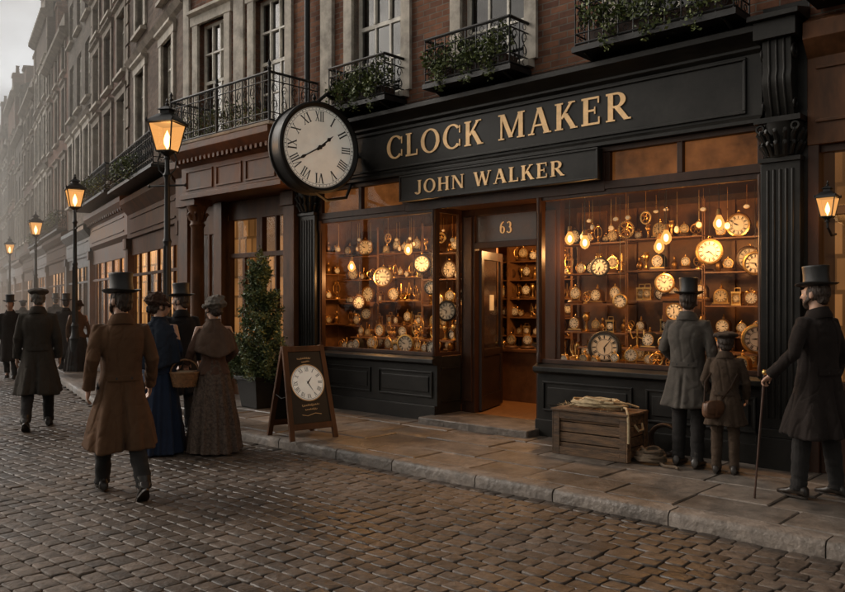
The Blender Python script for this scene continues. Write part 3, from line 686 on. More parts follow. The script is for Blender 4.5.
def ornament(x,y,z):
    o=mk('brass_ornament',random.choice(OM),None,A(x,y,z),RA+U(-.5,.5)); o.scale=[U(.8,1.15)]*3; info(o,'small turned brass ornament on the display shelf','ornament','brass ornaments in the shop')
def fill(x0,x1,y,z,maxh,orn=4,gap=.06):
    x=x0+U(.0,.04)
    while x<x1-.06:
        if R()<gap: x+=U(.04,.10); continue
        k=random.choice(['wall_clock','mantel_clock','carriage_clock','alarm_clock','skeleton_clock','mantel_clock','skeleton_clock','wall_clock']+['orn']*orn)
        if k=='orn': ornament(x+.05,y+U(-.08,.08),z); x+=.105; continue
        r={'wall_clock':random.choice([.06,.08,.11]),'mantel_clock':random.choice([.045,.065]),'carriage_clock':.045,'alarm_clock':random.choice([.04,.06]),'skeleton_clock':random.choice([.05,.07])}[k]
        hh={'wall_clock':2.7,'mantel_clock':3.6,'carriage_clock':4.1,'alarm_clock':3.4,'skeleton_clock':3.7}[k]
        if r*hh>maxh: k='alarm_clock'; r=.04
        w={'wall_clock':1.27,'mantel_clock':1.7,'carriage_clock':1.3,'alarm_clock':1.15,'skeleton_clock':1.55}[k]*r
        x+=w
        if x>x1-w*.5: break
        placeclock(k,r,x,y+U(-.06,.05),z+.001,U(-.1,.45)); x+=w+U(.0,.035)
for a,b,z,mh in SEC: fill(a+.03,b-.02,1.05,z,mh,5)
fill(.0,2.1,.66,1.16,.30,5);fill(4.75,6.0,.66,1.16,.30,5)
fill(-.1,2.1,.30,.965,.30,5,.05);fill(4.0,6.3,.30,.965,.30,5,.05); fill(-.5,2.1,1.05,.966,.3); fill(3.6,6.4,1.05,.966,.3)
placeclock('wall_clock',.155,4.50,.45,.97,.35); placeclock('wall_clock',.125,6.26,.46,1.16,.4)
for r,x,y,z in ((.125,.62,.62,1.92),(.09,.22,.5,1.58),(.11,1.35,.7,2.12),(.08,1.75,.45,1.80),(.12,1.85,.68,1.42),
                (.095,4.35,.6,2.0),(.115,5.72,.55,2.10),(.09,5.18,.6,1.80),(.10,6.18,.62,1.98),(.07,4.72,.42,1.62)): hung(r,x,y,z)
placeclock('longcase_clock',.075,.2,.72,.966,.3); placeclock('longcase_clock',.085,5.25,.72,.966,.3)
for z in (1.351,1.751,2.151,2.501):
    for yy in (.42,.6,.78):
        if R()<.6: placeclock(random.choice(['alarm_clock','carriage_clock']),.045,-.62,yy,z,pi/2-.3)
        else: ornament(-.62,yy,z)
for z in (.56,.86,1.16,1.46,1.76,2.06,2.36): fill(.8,2.7,2.72,z,.27,5)
fill(1.35,2.5,2.05,.99,.4,3)
wm=MB(); wm.tube([(0,0,0),(0,0,-.3)],.003,4); wm.lathe([(.001,.01),(.035,.006),(.035,-.006),(.001,-.01)],(0,0,-.345),16,0,'y'); wm.ring((0,0,-.305),.01,.003,8,4)
wf=MB(); wf.lathe([(.001,0),(.028,0),(.001,-.001)],(0,-.0105,-.345),16,0,'y')
wm=wm.mesh('pocket_watch',[M['brass']],40); wf=wf.mesh('dial',[M['dial']])
for x0,x1,n in((-.1,2.1,12),(4.0,6.4,14)):
    for i in range(n):
        o=mk('pocket_watch',wm,None,A(x0+(x1-x0)*(i+U(.1,.9))/n,U(.25,.8),2.90),RA+U(-.4,.6)); o.scale=(1,1,U(.5,1.2)); mk('dial',wf,o)
        info(o,'pocket watch hanging on a chain in window','watch','pocket watches hanging in the windows')
def gearmesh(r):
    m=MB(); m.ring((0,0,0),r,.009,28,5); m.ring((0,0,0),r*.3,.008,14,5)
    for k in range(5): m.tube([(r*.3*cos(k*1.2566),0,r*.3*sin(k*1.2566)),(r*cos(k*1.2566),0,r*sin(k*1.2566))],.006,4)
    for k in range(28): a=2*pi*k/28; m.obox((r*1.08*cos(a),0,r*1.08*sin(a)),(.010*cos(a),0,.010*sin(a)),(0,.005,0),(-.006*sin(a),0,.006*cos(a)))
    m.tube([(0,0,r),(0,0,r+.9)],.003,4); return m.mesh('gear',[M['brass']],40)
GM=[gearmesh(r) for r in(.06,.085)]
for x,y,z,i in((.75,.6,2.66,0),(1.9,.5,2.6,0),(4.7,.6,2.55,1),(5.0,.5,2.66,0)):
    o=mk('brass_gear',GM[i],None,A(x,y,z),RA+U(-.2,.4)); o.scale=(1,1,1); info(o,'toothed brass clock wheel hanging on a wire','gear','brass wheels hanging in the windows')
pm=MB(); pm.tube([(0,0,0),(0,0,-1)],.005,5); pmm=pm.mesh('cord',[M['ink']])
cm=MB(); cm.lathe([(.006,.07),(.024,.06),(.028,.02),(.034,0),(.024,-.004)],n=14); cmm=cm.mesh('lamp_cap',[M['brass2']],40)
bm=MB(); bm.lathe([(.020,0),(.036,-.03),(.058,-.078),(.056,-.112),(.034,-.145),(.001,-.162)],n=18)
# glowing amber glass envelope
mm,nt,o_=newmat('amber_bulb_glass'); tr=N(nt,'ShaderNodeBsdfTransparent'); tr.inputs[0].default_value=(1,.8,.5,1); em=N(nt,'ShaderNodeEmission'); em.inputs[0].default_value=(1,.40,.10,1); em.inputs[1].default_value=1.7
lw=N(nt,'ShaderNodeLayerWeight'); lw.inputs[0].default_value=.45; rr=N(nt,'ShaderNodeMapRange'); rr.inputs[3].default_value=.55; rr.inputs[4].default_value=.85; L(nt,lw.outputs['Facing'],rr.inputs[0])
mxs=N(nt,'ShaderNodeMixShader'); L(nt,rr.outputs[0],mxs.inputs[0]); L(nt,tr.outputs[0],mxs.inputs[1]); L(nt,em.outputs[0],mxs.inputs[2]); L(nt,mxs.outputs[0],o_.inputs[0]); mm.cycles.emission_sampling='NONE'
bmm=bm.mesh('bulb',[mm],180)
fm=MB(); fm.ell((0,0,-.085),(.026,.026,.042),12,8); fmm=fm.mesh('filament',[M['filament']],180)
def pendant(x,y,z,top,en):
    o=root('pendant_lamp','lit filament bulb hanging from a dark cord','lamp',A(x,y,z),RA,'lit pendant lamps')
    mk('lamp_cap',cmm,o); b_=mk('bulb',bmm,o); mk('filament',fmm,b_); c=mk('cord',pmm,o,(0,0,top-z)); c.scale=(1,1,top-z-.05)
    if en:
        l=bpy.data.lights.new('bulb_light','POINT'); l.energy=en; l.color=(1,.50,.18); l.shadow_soft_size=.08
        lo=bpy.data.objects.new('bulb_light',l); COL.objects.link(lo); lo.parent=o; lo.location=(0,0,-.26)
for x,y,z,top,e in((.30,.27,2.32,2.92,27),(1.50,.25,2.52,2.92,30),(4.12,.30,2.54,2.92,23),(4.35,.26,2.48,2.92,0),(5.38,.22,2.48,2.92,29),(5.22,.38,2.40,2.92,0),(5.95,.24,2.60,2.92,25)): pendant(x,y,z,top,e)
pendant(2.75,1.6,2.75,3.4,85)

# ------------------------------------------------------------------ projecting street clock
cl=root('street_clock','large round double-faced clock with Roman numerals on iron bracket','clock',A(.77,-.85,3.80),radians(38))
mb=MB(); Rk=.60
mb.lathe([(Rk*.9,-.13),(Rk*.93,-.165),(Rk*.985,-.18),(Rk*1.03,-.165),(Rk*1.04,-.13),(Rk*1.0,-.11),(Rk*1.0,.11),(Rk*1.04,.13),(Rk*1.03,.165),(Rk*.985,.18),(Rk*.93,.165),(Rk*.9,.13)],n=64,ax='y')
mb.obj('clock_case',cl,M['black'],35)
RN=['XII','I','II','III','IIII','V','VI','VII','VIII','IX','X','XI']
for sg,rz in((1,0),(-1,pi)):
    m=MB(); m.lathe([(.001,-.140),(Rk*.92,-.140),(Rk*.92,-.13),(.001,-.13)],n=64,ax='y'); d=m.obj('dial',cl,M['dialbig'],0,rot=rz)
    m=MB()
    for i,s_ in enumerate(RN):
        a=2*pi*i/12; Mt=Matrix.Rotation(a,4,'Y')@Matrix.Translation((0,0,Rk*.70))
        text(m,s_,0,0,.135,-.1402,depth=.002,track=.04,M2=Mt,sx=.62 if len(s_)>2 else .8)
    for i in range(60):
        a=2*pi*i/60; dd=Vector((sin(a),0,cos(a))); ss=Vector((cos(a),0,-sin(a)))
        m.obox(dd*Rk*.87+Vector((0,-.142,0)),ss*(.005 if i%5==0 else .0022),(0,.001,0),dd*.012)
    m.ring((0,-.142,0),Rk*.895,.0025,64,4); m.ring((0,-.142,0),Rk*.842,.002,64,4)
    m.obj('numerals',d,M['ink'])
    m=MB()
    def hand(a,ln,w,y,tail=.22):
        dd=Vector((sin(a),0,cos(a))); ss=Vector((cos(a),0,-sin(a))); yv=Vector((0,y,0))
        pr=[(-ln*tail,w*.5),(-ln*tail*.6,w*1.0),(0,w*.6),(ln*.55,w*.45),(ln*.68,w*1.3),(ln*.78,w*.5),(ln,.001)]
        fr=[dd*t+ss*s2+yv for t,s2 in pr]+[dd*t-ss*s2+yv for t,s2 in pr[::-1]]
        bk=[v+Vector((0,.006,0)) for v in fr]; n=len(fr)
        for i in range(len(pr)-1):
            j=n-1-i; m.add([fr[i],fr[i+1],fr[j-1],fr[j]],[(0,1,2,3)])
        m.add(fr+bk,[(i,n+i,n+(i+1)%n,(i+1)%n) for i in range(n)])
    hand(2*pi*(1.67/12),Rk*.46,.022,-.156); hand(2*pi*(40/60),Rk*.74,.017,-.163)
    m.lathe([(.03,-.150),(.03,-.166),(.001,-.169)],n=16,ax='y')
    m.obj('clock_hands',d,M['ink'])
mb=MB(); 
inv=Matrix.Rotation(-radians(38),4,'Z')
def Lc(x,y,z): return inv@(A(x,y,z)-A(.77,-.85,3.80))
mb.tube([Lc(.77,-.85,4.41),Lc(.72,-.6,4.60),Lc(.62,-.3,4.60),Lc(.55,-.02,4.52)],.025,8); mb.tube([Lc(.77,-.85,3.21),Lc(.74,-.6,3.12),Lc(.70,-.2,3.2),Lc(.66,-.05,3.45)],.022,8)
mb.tube([Lc(.75,-.26,3.82),Lc(.74,-.05,3.82)],.04,8)
mb.tube([Lc(.72,-.6,4.62)]+[Lc(.66,-.35+.12*cos(a*.6),4.72+.1*sin(a*.6)) for a in range(10)],.012,6)
mb.lathe([(.05,0),(.04,.04),(.015,.06),(.03,.09),(.001,.16)],tuple(Lc(.77,-.85,4.41)),12)
mb.obj('bracket',cl,M['iron'],40)

def litroom(par,x0,x1,y,z0,z1,m_,wallm='darkwood'):
    m=MB(); m.quad((x0,y,z0),(x1,y,z0),(x1,y,z1),(x0,y,z1)); m.obj('lit_room',par,m_)
    m=MB(); m.quad((x0,.06,z0),(x0,y,z0),(x0,y,z1),(x0,.06,z1)); m.quad((x1,y,z0),(x1,.06,z0),(x1,.06,z1),(x1,y,z1)); m.quad((x0,.06,z1),(x0,y,z1),(x1,y,z1),(x1,.06,z1)); m.quad((x0,y,z0),(x0,.06,z0),(x1,.06,z0),(x1,y,z0))
    m.obj('room_lining',par,M[wallm])
# ------------------------------------------------------------------ corner building with porch
h2=root('corner_house','brown brick house with oak shopfront, porch and iron balcony','house',PA,RA)
x0,x1=-3.95,-.79
mb=MB(); c2=[-1.35,-3.05]; mb.wall(x0,x1,4.2,12.4,[(c-.42,c+.42,4.6,6.7) for c in c2]+[(c-.42,c+.42,7.8,9.6) for c in c2]+[(c-.42,c+.42,10.3,11.6) for c in c2])
mb.quad((x0,9,0),(x0,0,0),(x0,0,12.4),(x0,9,12.4)); mb.quad((x1,0,11.5),(x1,9,11.5),(x1,9,12.4),(x1,0,12.4)); mb.quad((x0,0,12.4),(x1,0,12.4),(x1,9,12.4),(x0,9,12.4))
mb.obj('upper_wall',h2,M['brick'])
for c in c2: putwindow(h2,c,4.6,.84,2.1); putwindow(h2,c,7.8,.84,1.8); putwindow(h2,c,10.3,.84,1.3)
mb=MB(); mb.box(x0,x0+.2,-.05,.0,4.3,12.3); mb.box(-2.35,-2.05,-.05,0,4.3,12.3); mb.prof(x0-.1,x1+.02,[(-.3,12.2),(-.3,12.35),(-.1,12.5),(.1,12.5),(.1,12.0),(-.08,12.0)]); mb.obj('stone_pilaster',h2,M['stone'],bevel=.01)
mb=MB()
pf=[(-.74,3.42),(-.74,3.5),(-.70,3.52),(-.70,3.95),(-.76,3.98),(-.80,4.02),(-.92,4.10),(-.97,4.16),(-.97,4.26),(.0,4.3),(.0,3.42)]
mb.prof(-2.9,-.13,pf)
for a,b in((-2.75,-1.95),(-1.85,-1.15),(-1.05,-.3)):
    mb.box(a,b,-.72,-.70,3.56,3.59);mb.box(a,b,-.72,-.70,3.86,3.89);mb.box(a,a+.03,-.72,-.70,3.59,3.86);mb.box(b-.03,b,-.72,-.70,3.59,3.86)
for k in range(22): xx=-2.85+k*.125; mb.box(xx,xx+.06,-.86,-.79,3.99,4.07)
mb.obj('porch_entablature',h2,M['brownpaint2'],30,bevel=.005)
mb=MB(); mb.prof(x0,-2.9,[(-.2,3.42),(-.2,3.95),(-.34,4.1),(-.34,4.22),(0,4.3),(0,3.42)]); mb.obj('fascia',h2,M['brownpaint2'],bevel=.005)
def column(x,y,par):
    m=MB(); m.box(x-.16,x+.16,y-.16,y+.16,.12,.4); m.lathe([(.15,0),(.155,.05),(.125,.1),(.12,.9),(.105,2.55),(.13,2.6),(.11,2.64),(.13,2.8),(.18,2.92)],(x,y,.4),20)
    for k in range(8):
        a=2*pi*k/8; m.tube([(x+.11*cos(a),y+.11*sin(a),3.08),(x+.17*cos(a),y+.17*sin(a),3.2),(x+.19*cos(a),y+.19*sin(a),3.16)],[.03,.025,.012],6)
    m.box(x-.17,x+.17,y-.17,y+.17,3.32,3.42); return m.obj('column',par,M['brownpaint2'],40)
column(-2.68,-.53,h2)
m=MB(); m.box(-.77,-.5,-.2,-.06,.12,3.42) ; m.box(-.80,-.48,-.23,-.06,.12,.5); m.box(-.8,-.48,-.24,-.06,3.2,3.42); m.box(-2.8,-2.56,-.14,0,.12,3.42); m.box(x0,x0+.3,-.14,0,.12,3.42); m.obj('pilaster',h2,M['brownpaint2'],bevel=.006)
m=MB(); m.box(x0+.3,-2.8,0,.08,.12,.8); m.box(x0+.3,-2.8,0,.08,2.9,3.42); m.box(-2.56,-.77,0,.08,3.1,3.42)
for xx in(-2.56,-1.72,-1.64,-.85): m.box(xx,xx+.08,-.02,.08,.12,3.1)
m.box(-1.64,-.77,-.01,.07,.12,.85); m.box(-1.56,-.85,-.01,.07,2.45,2.53); m.box(-2.48,-1.72,-.01,.07,2.45,2.53); m.box(-1.23,-1.19,-.01,.07,.85,3.1)
m.box(-2.48,-1.72,.0,.06,.12,1.0); m.box(-2.13,-2.07,.0,.06,1.0,2.45)
m.box(-3.2,-3.15,0,.06,.8,2.9)
m.obj('shopfront',h2,M['brownpaint2'],bevel=.005)
litroom(h2,x0+.1,-.8,.7,.5,3.2,litmat('lit_room_b',(1,.44,.14),.60,1.6))
m=MB(); m.quad((x0+.3,.03,.8),(-.8,.03,.8),(-.8,.03,3.1),(x0+.3,.03,3.1)); m.obj('window_glass',h2,M['glass'])
m=MB(); zb,zt=4.31,5.03
rail(m,(-2.85,-.92,0),(-.15,-.92,0),zb,zt); rail(m,(-.15,-.92,0),(-.15,-.02,0),zb,zt); rail(m,(-2.85,-.02,0),(-2.85,-.92,0),zb,zt)
for p in((-2.85,-.92),(-.15,-.92),(-1.5,-.92)): m.lathe([(.022,0),(.022,.74),(.035,.77),(.015,.8),(.03,.84),(.001,.9)],(p[0],p[1],zb),8)
m.obj('balcony_railing',h2,M['iron'],50)
m=MB(); m.box(-2.92,-.08,-.98,0,4.262,4.31); m.obj('balcony_floor',h2,M['stonedark'],bevel=.01)
m=MB()
for k in range(8): leaves(m,(-2.7+.24*k,-.6+U(-.1,.1),4.6),(.25,.25,.28),170,.05)
m.obj('balcony_plants',h2,M['leaf'])

# ------------------------------------------------------------------ right neighbour
h3=root('neighbour_house','brown timber shopfront with lit window beneath brick wall','house',A(6.9,0),RA)
m=MB(); m.wall(.005,6,4.2,11.5,[(.55,1.55,4.6,6.75),(2.7,3.7,4.6,6.75)]); m.obj('upper_wall',h3,M['brick'])
putwindow(h3,1.05,4.6,1.0,2.15); putwindow(h3,3.2,4.6,1.0,2.15)
m=MB(); m.prof(.002,6,[(-.06,3.15),(-.06,3.95),(-.2,4.1),(-.2,4.25),(0,4.35),(.05,4.35),(.05,3.15)]); m.box(.08,5.9,-.08,-.06,3.35,3.38); m.box(.08,5.9,-.08,-.06,3.84,3.87); m.obj('fascia',h3,M['brownpaint2'],30,bevel=.005)
m=MB(); m.box(.002,.10,-.05,.08,.12,3.15); m.box(.58,.64,-.04,.07,.9,3.1); m.box(1.3,1.36,-.04,.07,.9,3.1); m.box(.1,3,0,.06,.12,.9); m.box(.1,3,-.06,.06,.9,.97); m.box(.1,3,0,.06,2.5,2.58); m.box(.1,3,0,.06,3.08,3.15); m.box(2.92,3,-.05,.08,.12,3.15); m.box(3,6,0,.1,.12,3.15); m.obj('shopfront',h3,M['brownpaint'],bevel=.005)
litroom(h3,.005,3,.8,.5,3.2,litmat('lit_room_c',(1,.43,.14),.50,1.8))
m=MB(); m.quad((.1,.03,.97),(3,.03,.97),(3,.03,3.1),(.1,.03,3.1)); m.obj('window_glass',h3,M['glass'])
m=MB(); rail(m,(.1,-.42,0),(2.0,-.42,0),4.46,5.02); rail(m,(.1,-.03,0),(.1,-.42,0),4.46,5.02); m.box(.08,2.02,-.45,-.02,4.40,4.46); m.obj('balcony_railing',h3,M['iron'],50)
m=MB()
for k in range(4): leaves(m,(.4+.35*k,-.3,4.72),(.25,.18,.18),260,.045)
m.obj('foliage',h3,M['leaf'])

# ------------------------------------------------------------------ street lamps
def lampglass():
    m,nt,o=newmat('lamp_glass'); t=N(nt,'ShaderNodeBsdfTransparent'); t.inputs[0].default_value=(1,.85,.6,1); e=N(nt,'ShaderNodeEmission'); e.inputs[0].default_value=(1,.46,.14,1); e.inputs[1].default_value=1.2
    mx=N(nt,'ShaderNodeMixShader'); mx.inputs[0].default_value=.5; L(nt,t.outputs[0],mx.inputs[1]); L(nt,e.outputs[0],mx.inputs[2]); L(nt,mx.outputs[0],o.inputs[0]); m.cycles.emission_sampling='NONE'; return m
M['lampglass']=lampglass()
def lantern_parts(o,z,s=1.0,light=0):
    m=MB()
    a,b,h=.10*s,.17*s,.36*s; c=[(-1,-1),(1,-1),(1,1),(-1,1)]
    for sx,sy in c: m.tube([(sx*a,sy*a,z),(sx*b,sy*b,z+h)],.011*s,5)
    for zz,w in((z,a),(z+h,b)):
        for k in range(4):
            p,q=c[k],c[(k+1)%4]; m.tube([(p[0]*w,p[1]*w,zz),(q[0]*w,q[1]*w,zz)],.013*s,5)
    rings=[]
    for w,dz in((b*1.18,0),(b*1.1,.03*s),(b*.55,.12*s),(b*.38,.13*s),(b*.38,.17*s),(b*.55,.18*s),(b*.2,.23*s)):
        rings.append([(sx*w,sy*w,z+h+dz) for sx,sy in c])
    m.loft(rings); m.lathe([(.02*s,0),(.03*s,.03*s),(.01*s,.05*s),(.02*s,.07*s),(.001,.11*s)],(0,0,z+h+.23*s),8)
    for sx,sy in c: m.lathe([(.012*s,0),(.018*s,.02*s),(.001,.06*s)],(sx*b*1.1,sy*b*1.1,z+h+.01*s),6)
    m.lathe([(.05*s,-.10*s),(.03*s,-.06*s),(.09*s,-.02*s),(.10*s,.0)],(0,0,z),10)
    m.obj('lantern_frame',o,M['iron'],30)
    g=MB()
    for k in range(4):
        p,q=c[k],c[(k+1)%4]; g.quad((p[0]*a*.97,p[1]*a*.97,z),(q[0]*a*.97,q[1]*a*.97,z),(q[0]*b*.97,q[1]*b*.97,z+h),(p[0]*b*.97,p[1]*b*.97,z+h))
    g.obj('lantern_glass',o,M['lampglass'])
    f=MB(); f.lathe([(.015*s,0),(.04*s,.05*s),(.045*s,.10*s),(.03*s,.16*s),(.001,.23*s)],(0,0,z+.05*s),10); f.lathe([(.012*s,-.05*s),(.012*s,0)],(0,0,z+.05*s),6); f.obj('flame',o,M['flame'],180)
    if light:
        l=bpy.data.lights.new('lamp_light','POINT'); l.energy=light; l.color=(1,.55,.22); l.shadow_soft_size=.12
        lo=bpy.data.objects.new('lamp_light',l); COL.objects.link(lo); lo.parent=o; lo.location=(0,0,z+h*.5)
def streetlamp(loc,rot,light):
    o=root('street_lamp','lit cast-iron gas lamp with four-sided amber lantern','street lamp',loc,rot,'gas lamps along the pavement')
    m=MB(); m.lathe([(.17,0),(.17,.12),(.14,.16),(.15,.2),(.11,.3),(.10,.7),(.12,.75),(.085,.82),(.07,1.0),(.085,1.04),(.06,1.1),(.05,2.4),(.065,2.45),(.045,2.5),(.038,3.35),(.06,3.4),(.035,3.45),(.03,3.66)],n=16)
    for k in range(6):
        a=2*pi*k/6; m.tube([(.062*cos(a),.062*sin(a),1.12),(.05*cos(a),.05*sin(a),2.38)],.011,5)
    m.obj('post',o,M['iron'],35)
    m=MB(); m.tube([(-.28,0,3.25),(.28,0,3.25)],.014,6); m.ell((-.29,0,3.25),(.025,.025,.025),8,6); m.ell((.29,0,3.25),(.025,.025,.025),8,6)
    for sg in(-1,1): m.tube([(sg*.04,0,3.4),(sg*.13,0,3.48),(sg*.15,0,3.62),(sg*.11,0,3.72)],.012,6)
    m.obj('ladder_bar',o,M['iron'],40)
    lantern_parts(o,3.74,1.1,light)
    return o
streetlamp(Vector((-3.67,11.5,.12)),RA+.5,34)
for x,e in((-4.8,32),(-13.6,32),(-25,0),(-38,0),(-53,0)): streetlamp(B(x,-1.25,.12),RB,e)
wl=root('wall_lantern','small lit wall lantern on an iron bracket','lantern',A(7.13,-.25,0),RA)
lantern_parts(wl,2.46,.46,5); m=MB(); m.tube([(0,.25,2.32),(0,.12,2.30),(0,0,2.37),(0,0,2.42)],.011,6); m.obj('bracket',wl,M['iron'],40)

# ------------------------------------------------------------------ terrace of the receding street
LITB=[litmat('lit_room_d',(1,.47,.16),1.7,1.6),litmat('lit_room_e',(1,.42,.13),1.2,2.1),litmat('lit_room_f',(1,.50,.19),1.8,1.2)]
M['slate']=mat('slate',(.07,.068,.068),.7,bump=.5,bscale=20,spec=.2)
def terrace(x1,w,h,bm,floors,k):
    o=root('terraced_house','tall sooty brick terraced house with shopfront and chimneys','house',B(x1-w,0),RB,'terraced houses along the street')
    n=3 if w>5 else 2; ww=.95 if k%3 else .85; cs=[w*(i+.5)/n for i in range(n)]
    ops=[]
    for z0,z1 in floors: ops+=[(c-ww/2,c+ww/2,z0,z1) for c in cs]
    m=MB(); m.wall(0,w,4.2,h,ops); m.quad((0,9,0),(0,0,0),(0,0,h),(0,9,h)); m.quad((w,0,0.0),(w,9,0.0),(w,9,h),(w,0,h))
    m.obj('brick_wall',o,bm)
    for z0,z1 in floors:
        for c in cs: putwindow(o,c,z0,ww,round(z1-z0,2),stone='stonedark' if k%2 else 'stone',surround=(k%4!=2 or z0<6))
    m=MB(); m.prof(-.02,w+.02,[(-.08,h-.45),(-.3,h-.3),(-.3,h-.15),(-.12,h-.1),(-.12,h+.35),(.2,h+.35),(.2,h-.45)]); m.obj('cornice',o,M['stonedark'])
    if k%2==0: m=MB(); m.prof(0,w,[(-.07,floors[1][0]-.55),(-.14,floors[1][0]-.45),(-.02,floors[1][0]-.35),(.0,floors[1][0]-.6)]); m.obj('string_course',o,M['stonedark'])
    if k%3==1:
        m=MB()
        for q in range(int((h-4.6)/.5)):
            for xx in(0,w-.32): m.box(xx+(.0 if q%2 else .05 if xx==0 else 0),xx+.32-(.05 if (not q%2 and xx>0) else 0),-.04,-.001,4.4+q*.5,4.4+q*.5+.44)
        m.obj('quoins',o,M['stonedark'])
    m=MB(); m.add([(0,.2,h+.2),(w,.2,h+.2),(w,3.5,h+2.1),(0,3.5,h+2.1),(w,9,h+.2),(0,9,h+.2)],[(0,1,2,3),(3,2,4,5),(0,3,5),(1,4,2)])
    rf=m.obj('roof',o,M['slate'])
    m=MB(); ch=U(2.0,3.4); cy=U(.1,.6)
    m.box(-.05,.75,cy,cy+2.1,h,h+ch); m.box(-.1,.8,cy-.05,cy+2.15,h+ch-.22,h+ch-.06)
    for q in range(4): m.lathe([(.13,0),(.10,.5),(.14,.55)],(.35,cy+.3+q*.48,h+ch),8)
    for cc in cs[::2]:
        m.box(cc-.5,cc+.5,.6,2.2,h+.3,h+1.5); m.prof(cc-.6,cc+.6,[(.45,h+1.5),(.45,h+1.6),(2.4,h+1.75),(2.4,h+1.5)])
    m.obj('chimney',rf,bm)
    wd=[M['oldwood'],M['brownpaint2'],M['black'],M['oldwood'],M['brownpaint']][k%5]
    fz=[0,.12,-.1,.05][k%4]
    m=MB(); m.prof(0,w,[(-.06,3.2+fz),(-.06,3.75+fz),(-.24,3.98+fz),(-.24,4.1+fz),(0,4.2+fz),(.1,4.2+fz),(.1,3.15)])
    if k%2:
        for q in range(int(w/.3)): m.box(.1+q*.3,.18+q*.3,-.16,-.06,3.8+fz,3.9+fz)
    m.box(.4,w-.4,-.085,-.06,3.30+fz,3.33+fz); m.box(.4,w-.4,-.085,-.06,3.64+fz,3.67+fz)
    for xx in(0,w-.2): m.box(xx,xx+.2,-.09,.05,.12,3.2); m.box(xx-.0,xx+.20,-.13,.05,2.95,3.2); m.box(xx,xx+.20,-.12,.05,.12,.5)
    dx=w*[.38,.22,.5][k%3]
    m.box(.2,dx,0,.06,.12,.85); m.box(dx+1.0,w-.2,0,.06,.12,.85); m.box(.2,w-.2,0,.06,2.8,3.2)
    bars=[dx,dx+.94,.2+(dx-.2)/2]+[dx+1+(w-1.2-dx)*q/3 for q in(1,2)]
    for xx in bars: m.box(xx,xx+.05,-.006,.05,.12 if xx in(dx,dx+.94) else .85,2.8)
    m.box(.2,w-.2,-.008,.05,2.30,2.36)
    m.obj('shopfront',o,wd)
    litroom(o,.02,w-.02,.16,.5,3.1,LITB[k%3])
    m=MB(); m.quad((.2,.03,.75),(w-.2,.03,.75),(w-.2,.03,3.0),(.2,.03,3.0)); m.obj('window_glass',o,M['glass'])
    m=MB(); m.box(dx+.06,dx+.94,.05,.1,.12,1.1); m.box(dx+.06,dx+.16,.05,.1,1.1,2.35);m.box(dx+.84,dx+.94,.05,.1,1.1,2.35); m.obj('door',o,M['brownpaint'])
    if k in(0,1,3,4):
        y=-.5 if k<3 else -.3
        m=MB(); rail(m,(.3,y,0),(w-.3,y,0),4.26+fz,4.92+fz)
        rail(m,(w-.3,y,0),(w-.3,-.02,0),4.26+fz,4.90+fz); m.box(.25,w-.25,y-.05,0,4.205+fz,4.26+fz)
        m.obj('balcony_railing',o,M['iron'],50)
        m=MB()
        for q in range(6):
            if R()<.7: leaves(m,(w-.5-.6*q,y-.04,4.52+fz+U(-.1,.2)),(.3,.22,.28),190,.06,cut=.25)
        m.obj('balcony_plants',o,M['leaf'])
    return o
x=-.05; bms=[M['brickB'],M['brickD'],M['brickC'],M['brick']]
hs=[12.0,11.0,13.3,11.6,14.2,12.1,11.4,14.6,12.4,14.2,11.8,15,12.5,14.5]
wsz=[5.0,5.6,5.2,6.2,5.4,6.0,5.6,6.4,5.5,6.2,6.0,6.0,6.5,6.5]
FL=[[(4.9,6.9),(7.8,9.5),(10.1,11.2)],[(4.9,6.8),(7.4,8.9),(9.4,10.3)],[(5.0,7.1),(8.0,9.8),(10.6,12.0)]]
for k in range(14):
    terrace(x,wsz[k],hs[k],bms[k%4],FL[0 if 11.5<hs[k]<13 else (1 if hs[k]<=11.5 else 2)],k); x-=wsz[k]+.012
sp=root('church_tower','distant stone church tower with pointed spire','church',B(-96,5),RB)
m=MB(); m.box(-2.5,2.5,-2.5,2.5,0,20)
for sx in(-1,1):
    for sy in(-1,1): m.box(sx*2.3-.4,sx*2.3+.4,sy*2.3-.4,sy*2.3+.4,20,22); m.lathe([(.5,22),(.01,24)],(sx*2.3,sy*2.3,0),4)
m.obj('tower',sp,M['stonedark'])
m=MB(); m.lathe([(2.2,20),(.02,31)],n=8); m.obj('spire',sp,M['stonedark'])

# ------------------------------------------------------------------ potted conifer
pt=root('potted_conifer','bushy cone-shaped evergreen shrub in a dark square planter','plant',Vector((-2.45,12.05,.12)),RA)
m=MB(); r4=[[(sx*w,sy*w,z) for sx,sy in((-1,-1),(1,-1),(1,1),(-1,1))] for w,z in((.19,0),(.2,.03),(.2,.04),(.25,.42),(.28,.42),(.28,.48),(.24,.48),(.23,.44))]
m.loft(r4); m.obj('planter',pt,M['black'],bevel=.01)
m=MB(); m.tube([(0,0,.4),(.01,0,1.2),(0,.01,2.2)],[.035,.025,.008],8)
sprays=[]
for i in range(150):
    z=.48+1.65*(R()**1.3); a=U(0,2*pi); rr=(.45*(1-(z-.45)/1.9)**.9+.05)*U(.78,1.2); tip=Vector((rr*cos(a),rr*sin(a),z+U(.0,.16))); sprays.append((Vector((0,0,z-.12)),tip))
    m.tube([(0,0,z-.12),(tip.x*.6,tip.y*.6,z),tip],[.009,.006,.003],4)
m.obj('trunk',pt,M['bark'])
m=MB()
for b0,tip in sprays:
    for q in range(6):
        t=.35+.65*q/5; c=b0.lerp(tip,t); c.z=b0.z+(tip.z-b0.z)*t*t
        r_=.085*(1.15-.6*t)
        leaves(m,c,(r_,r_,r_*1.1),22,.055,.1,cut=.1,asp=.22)
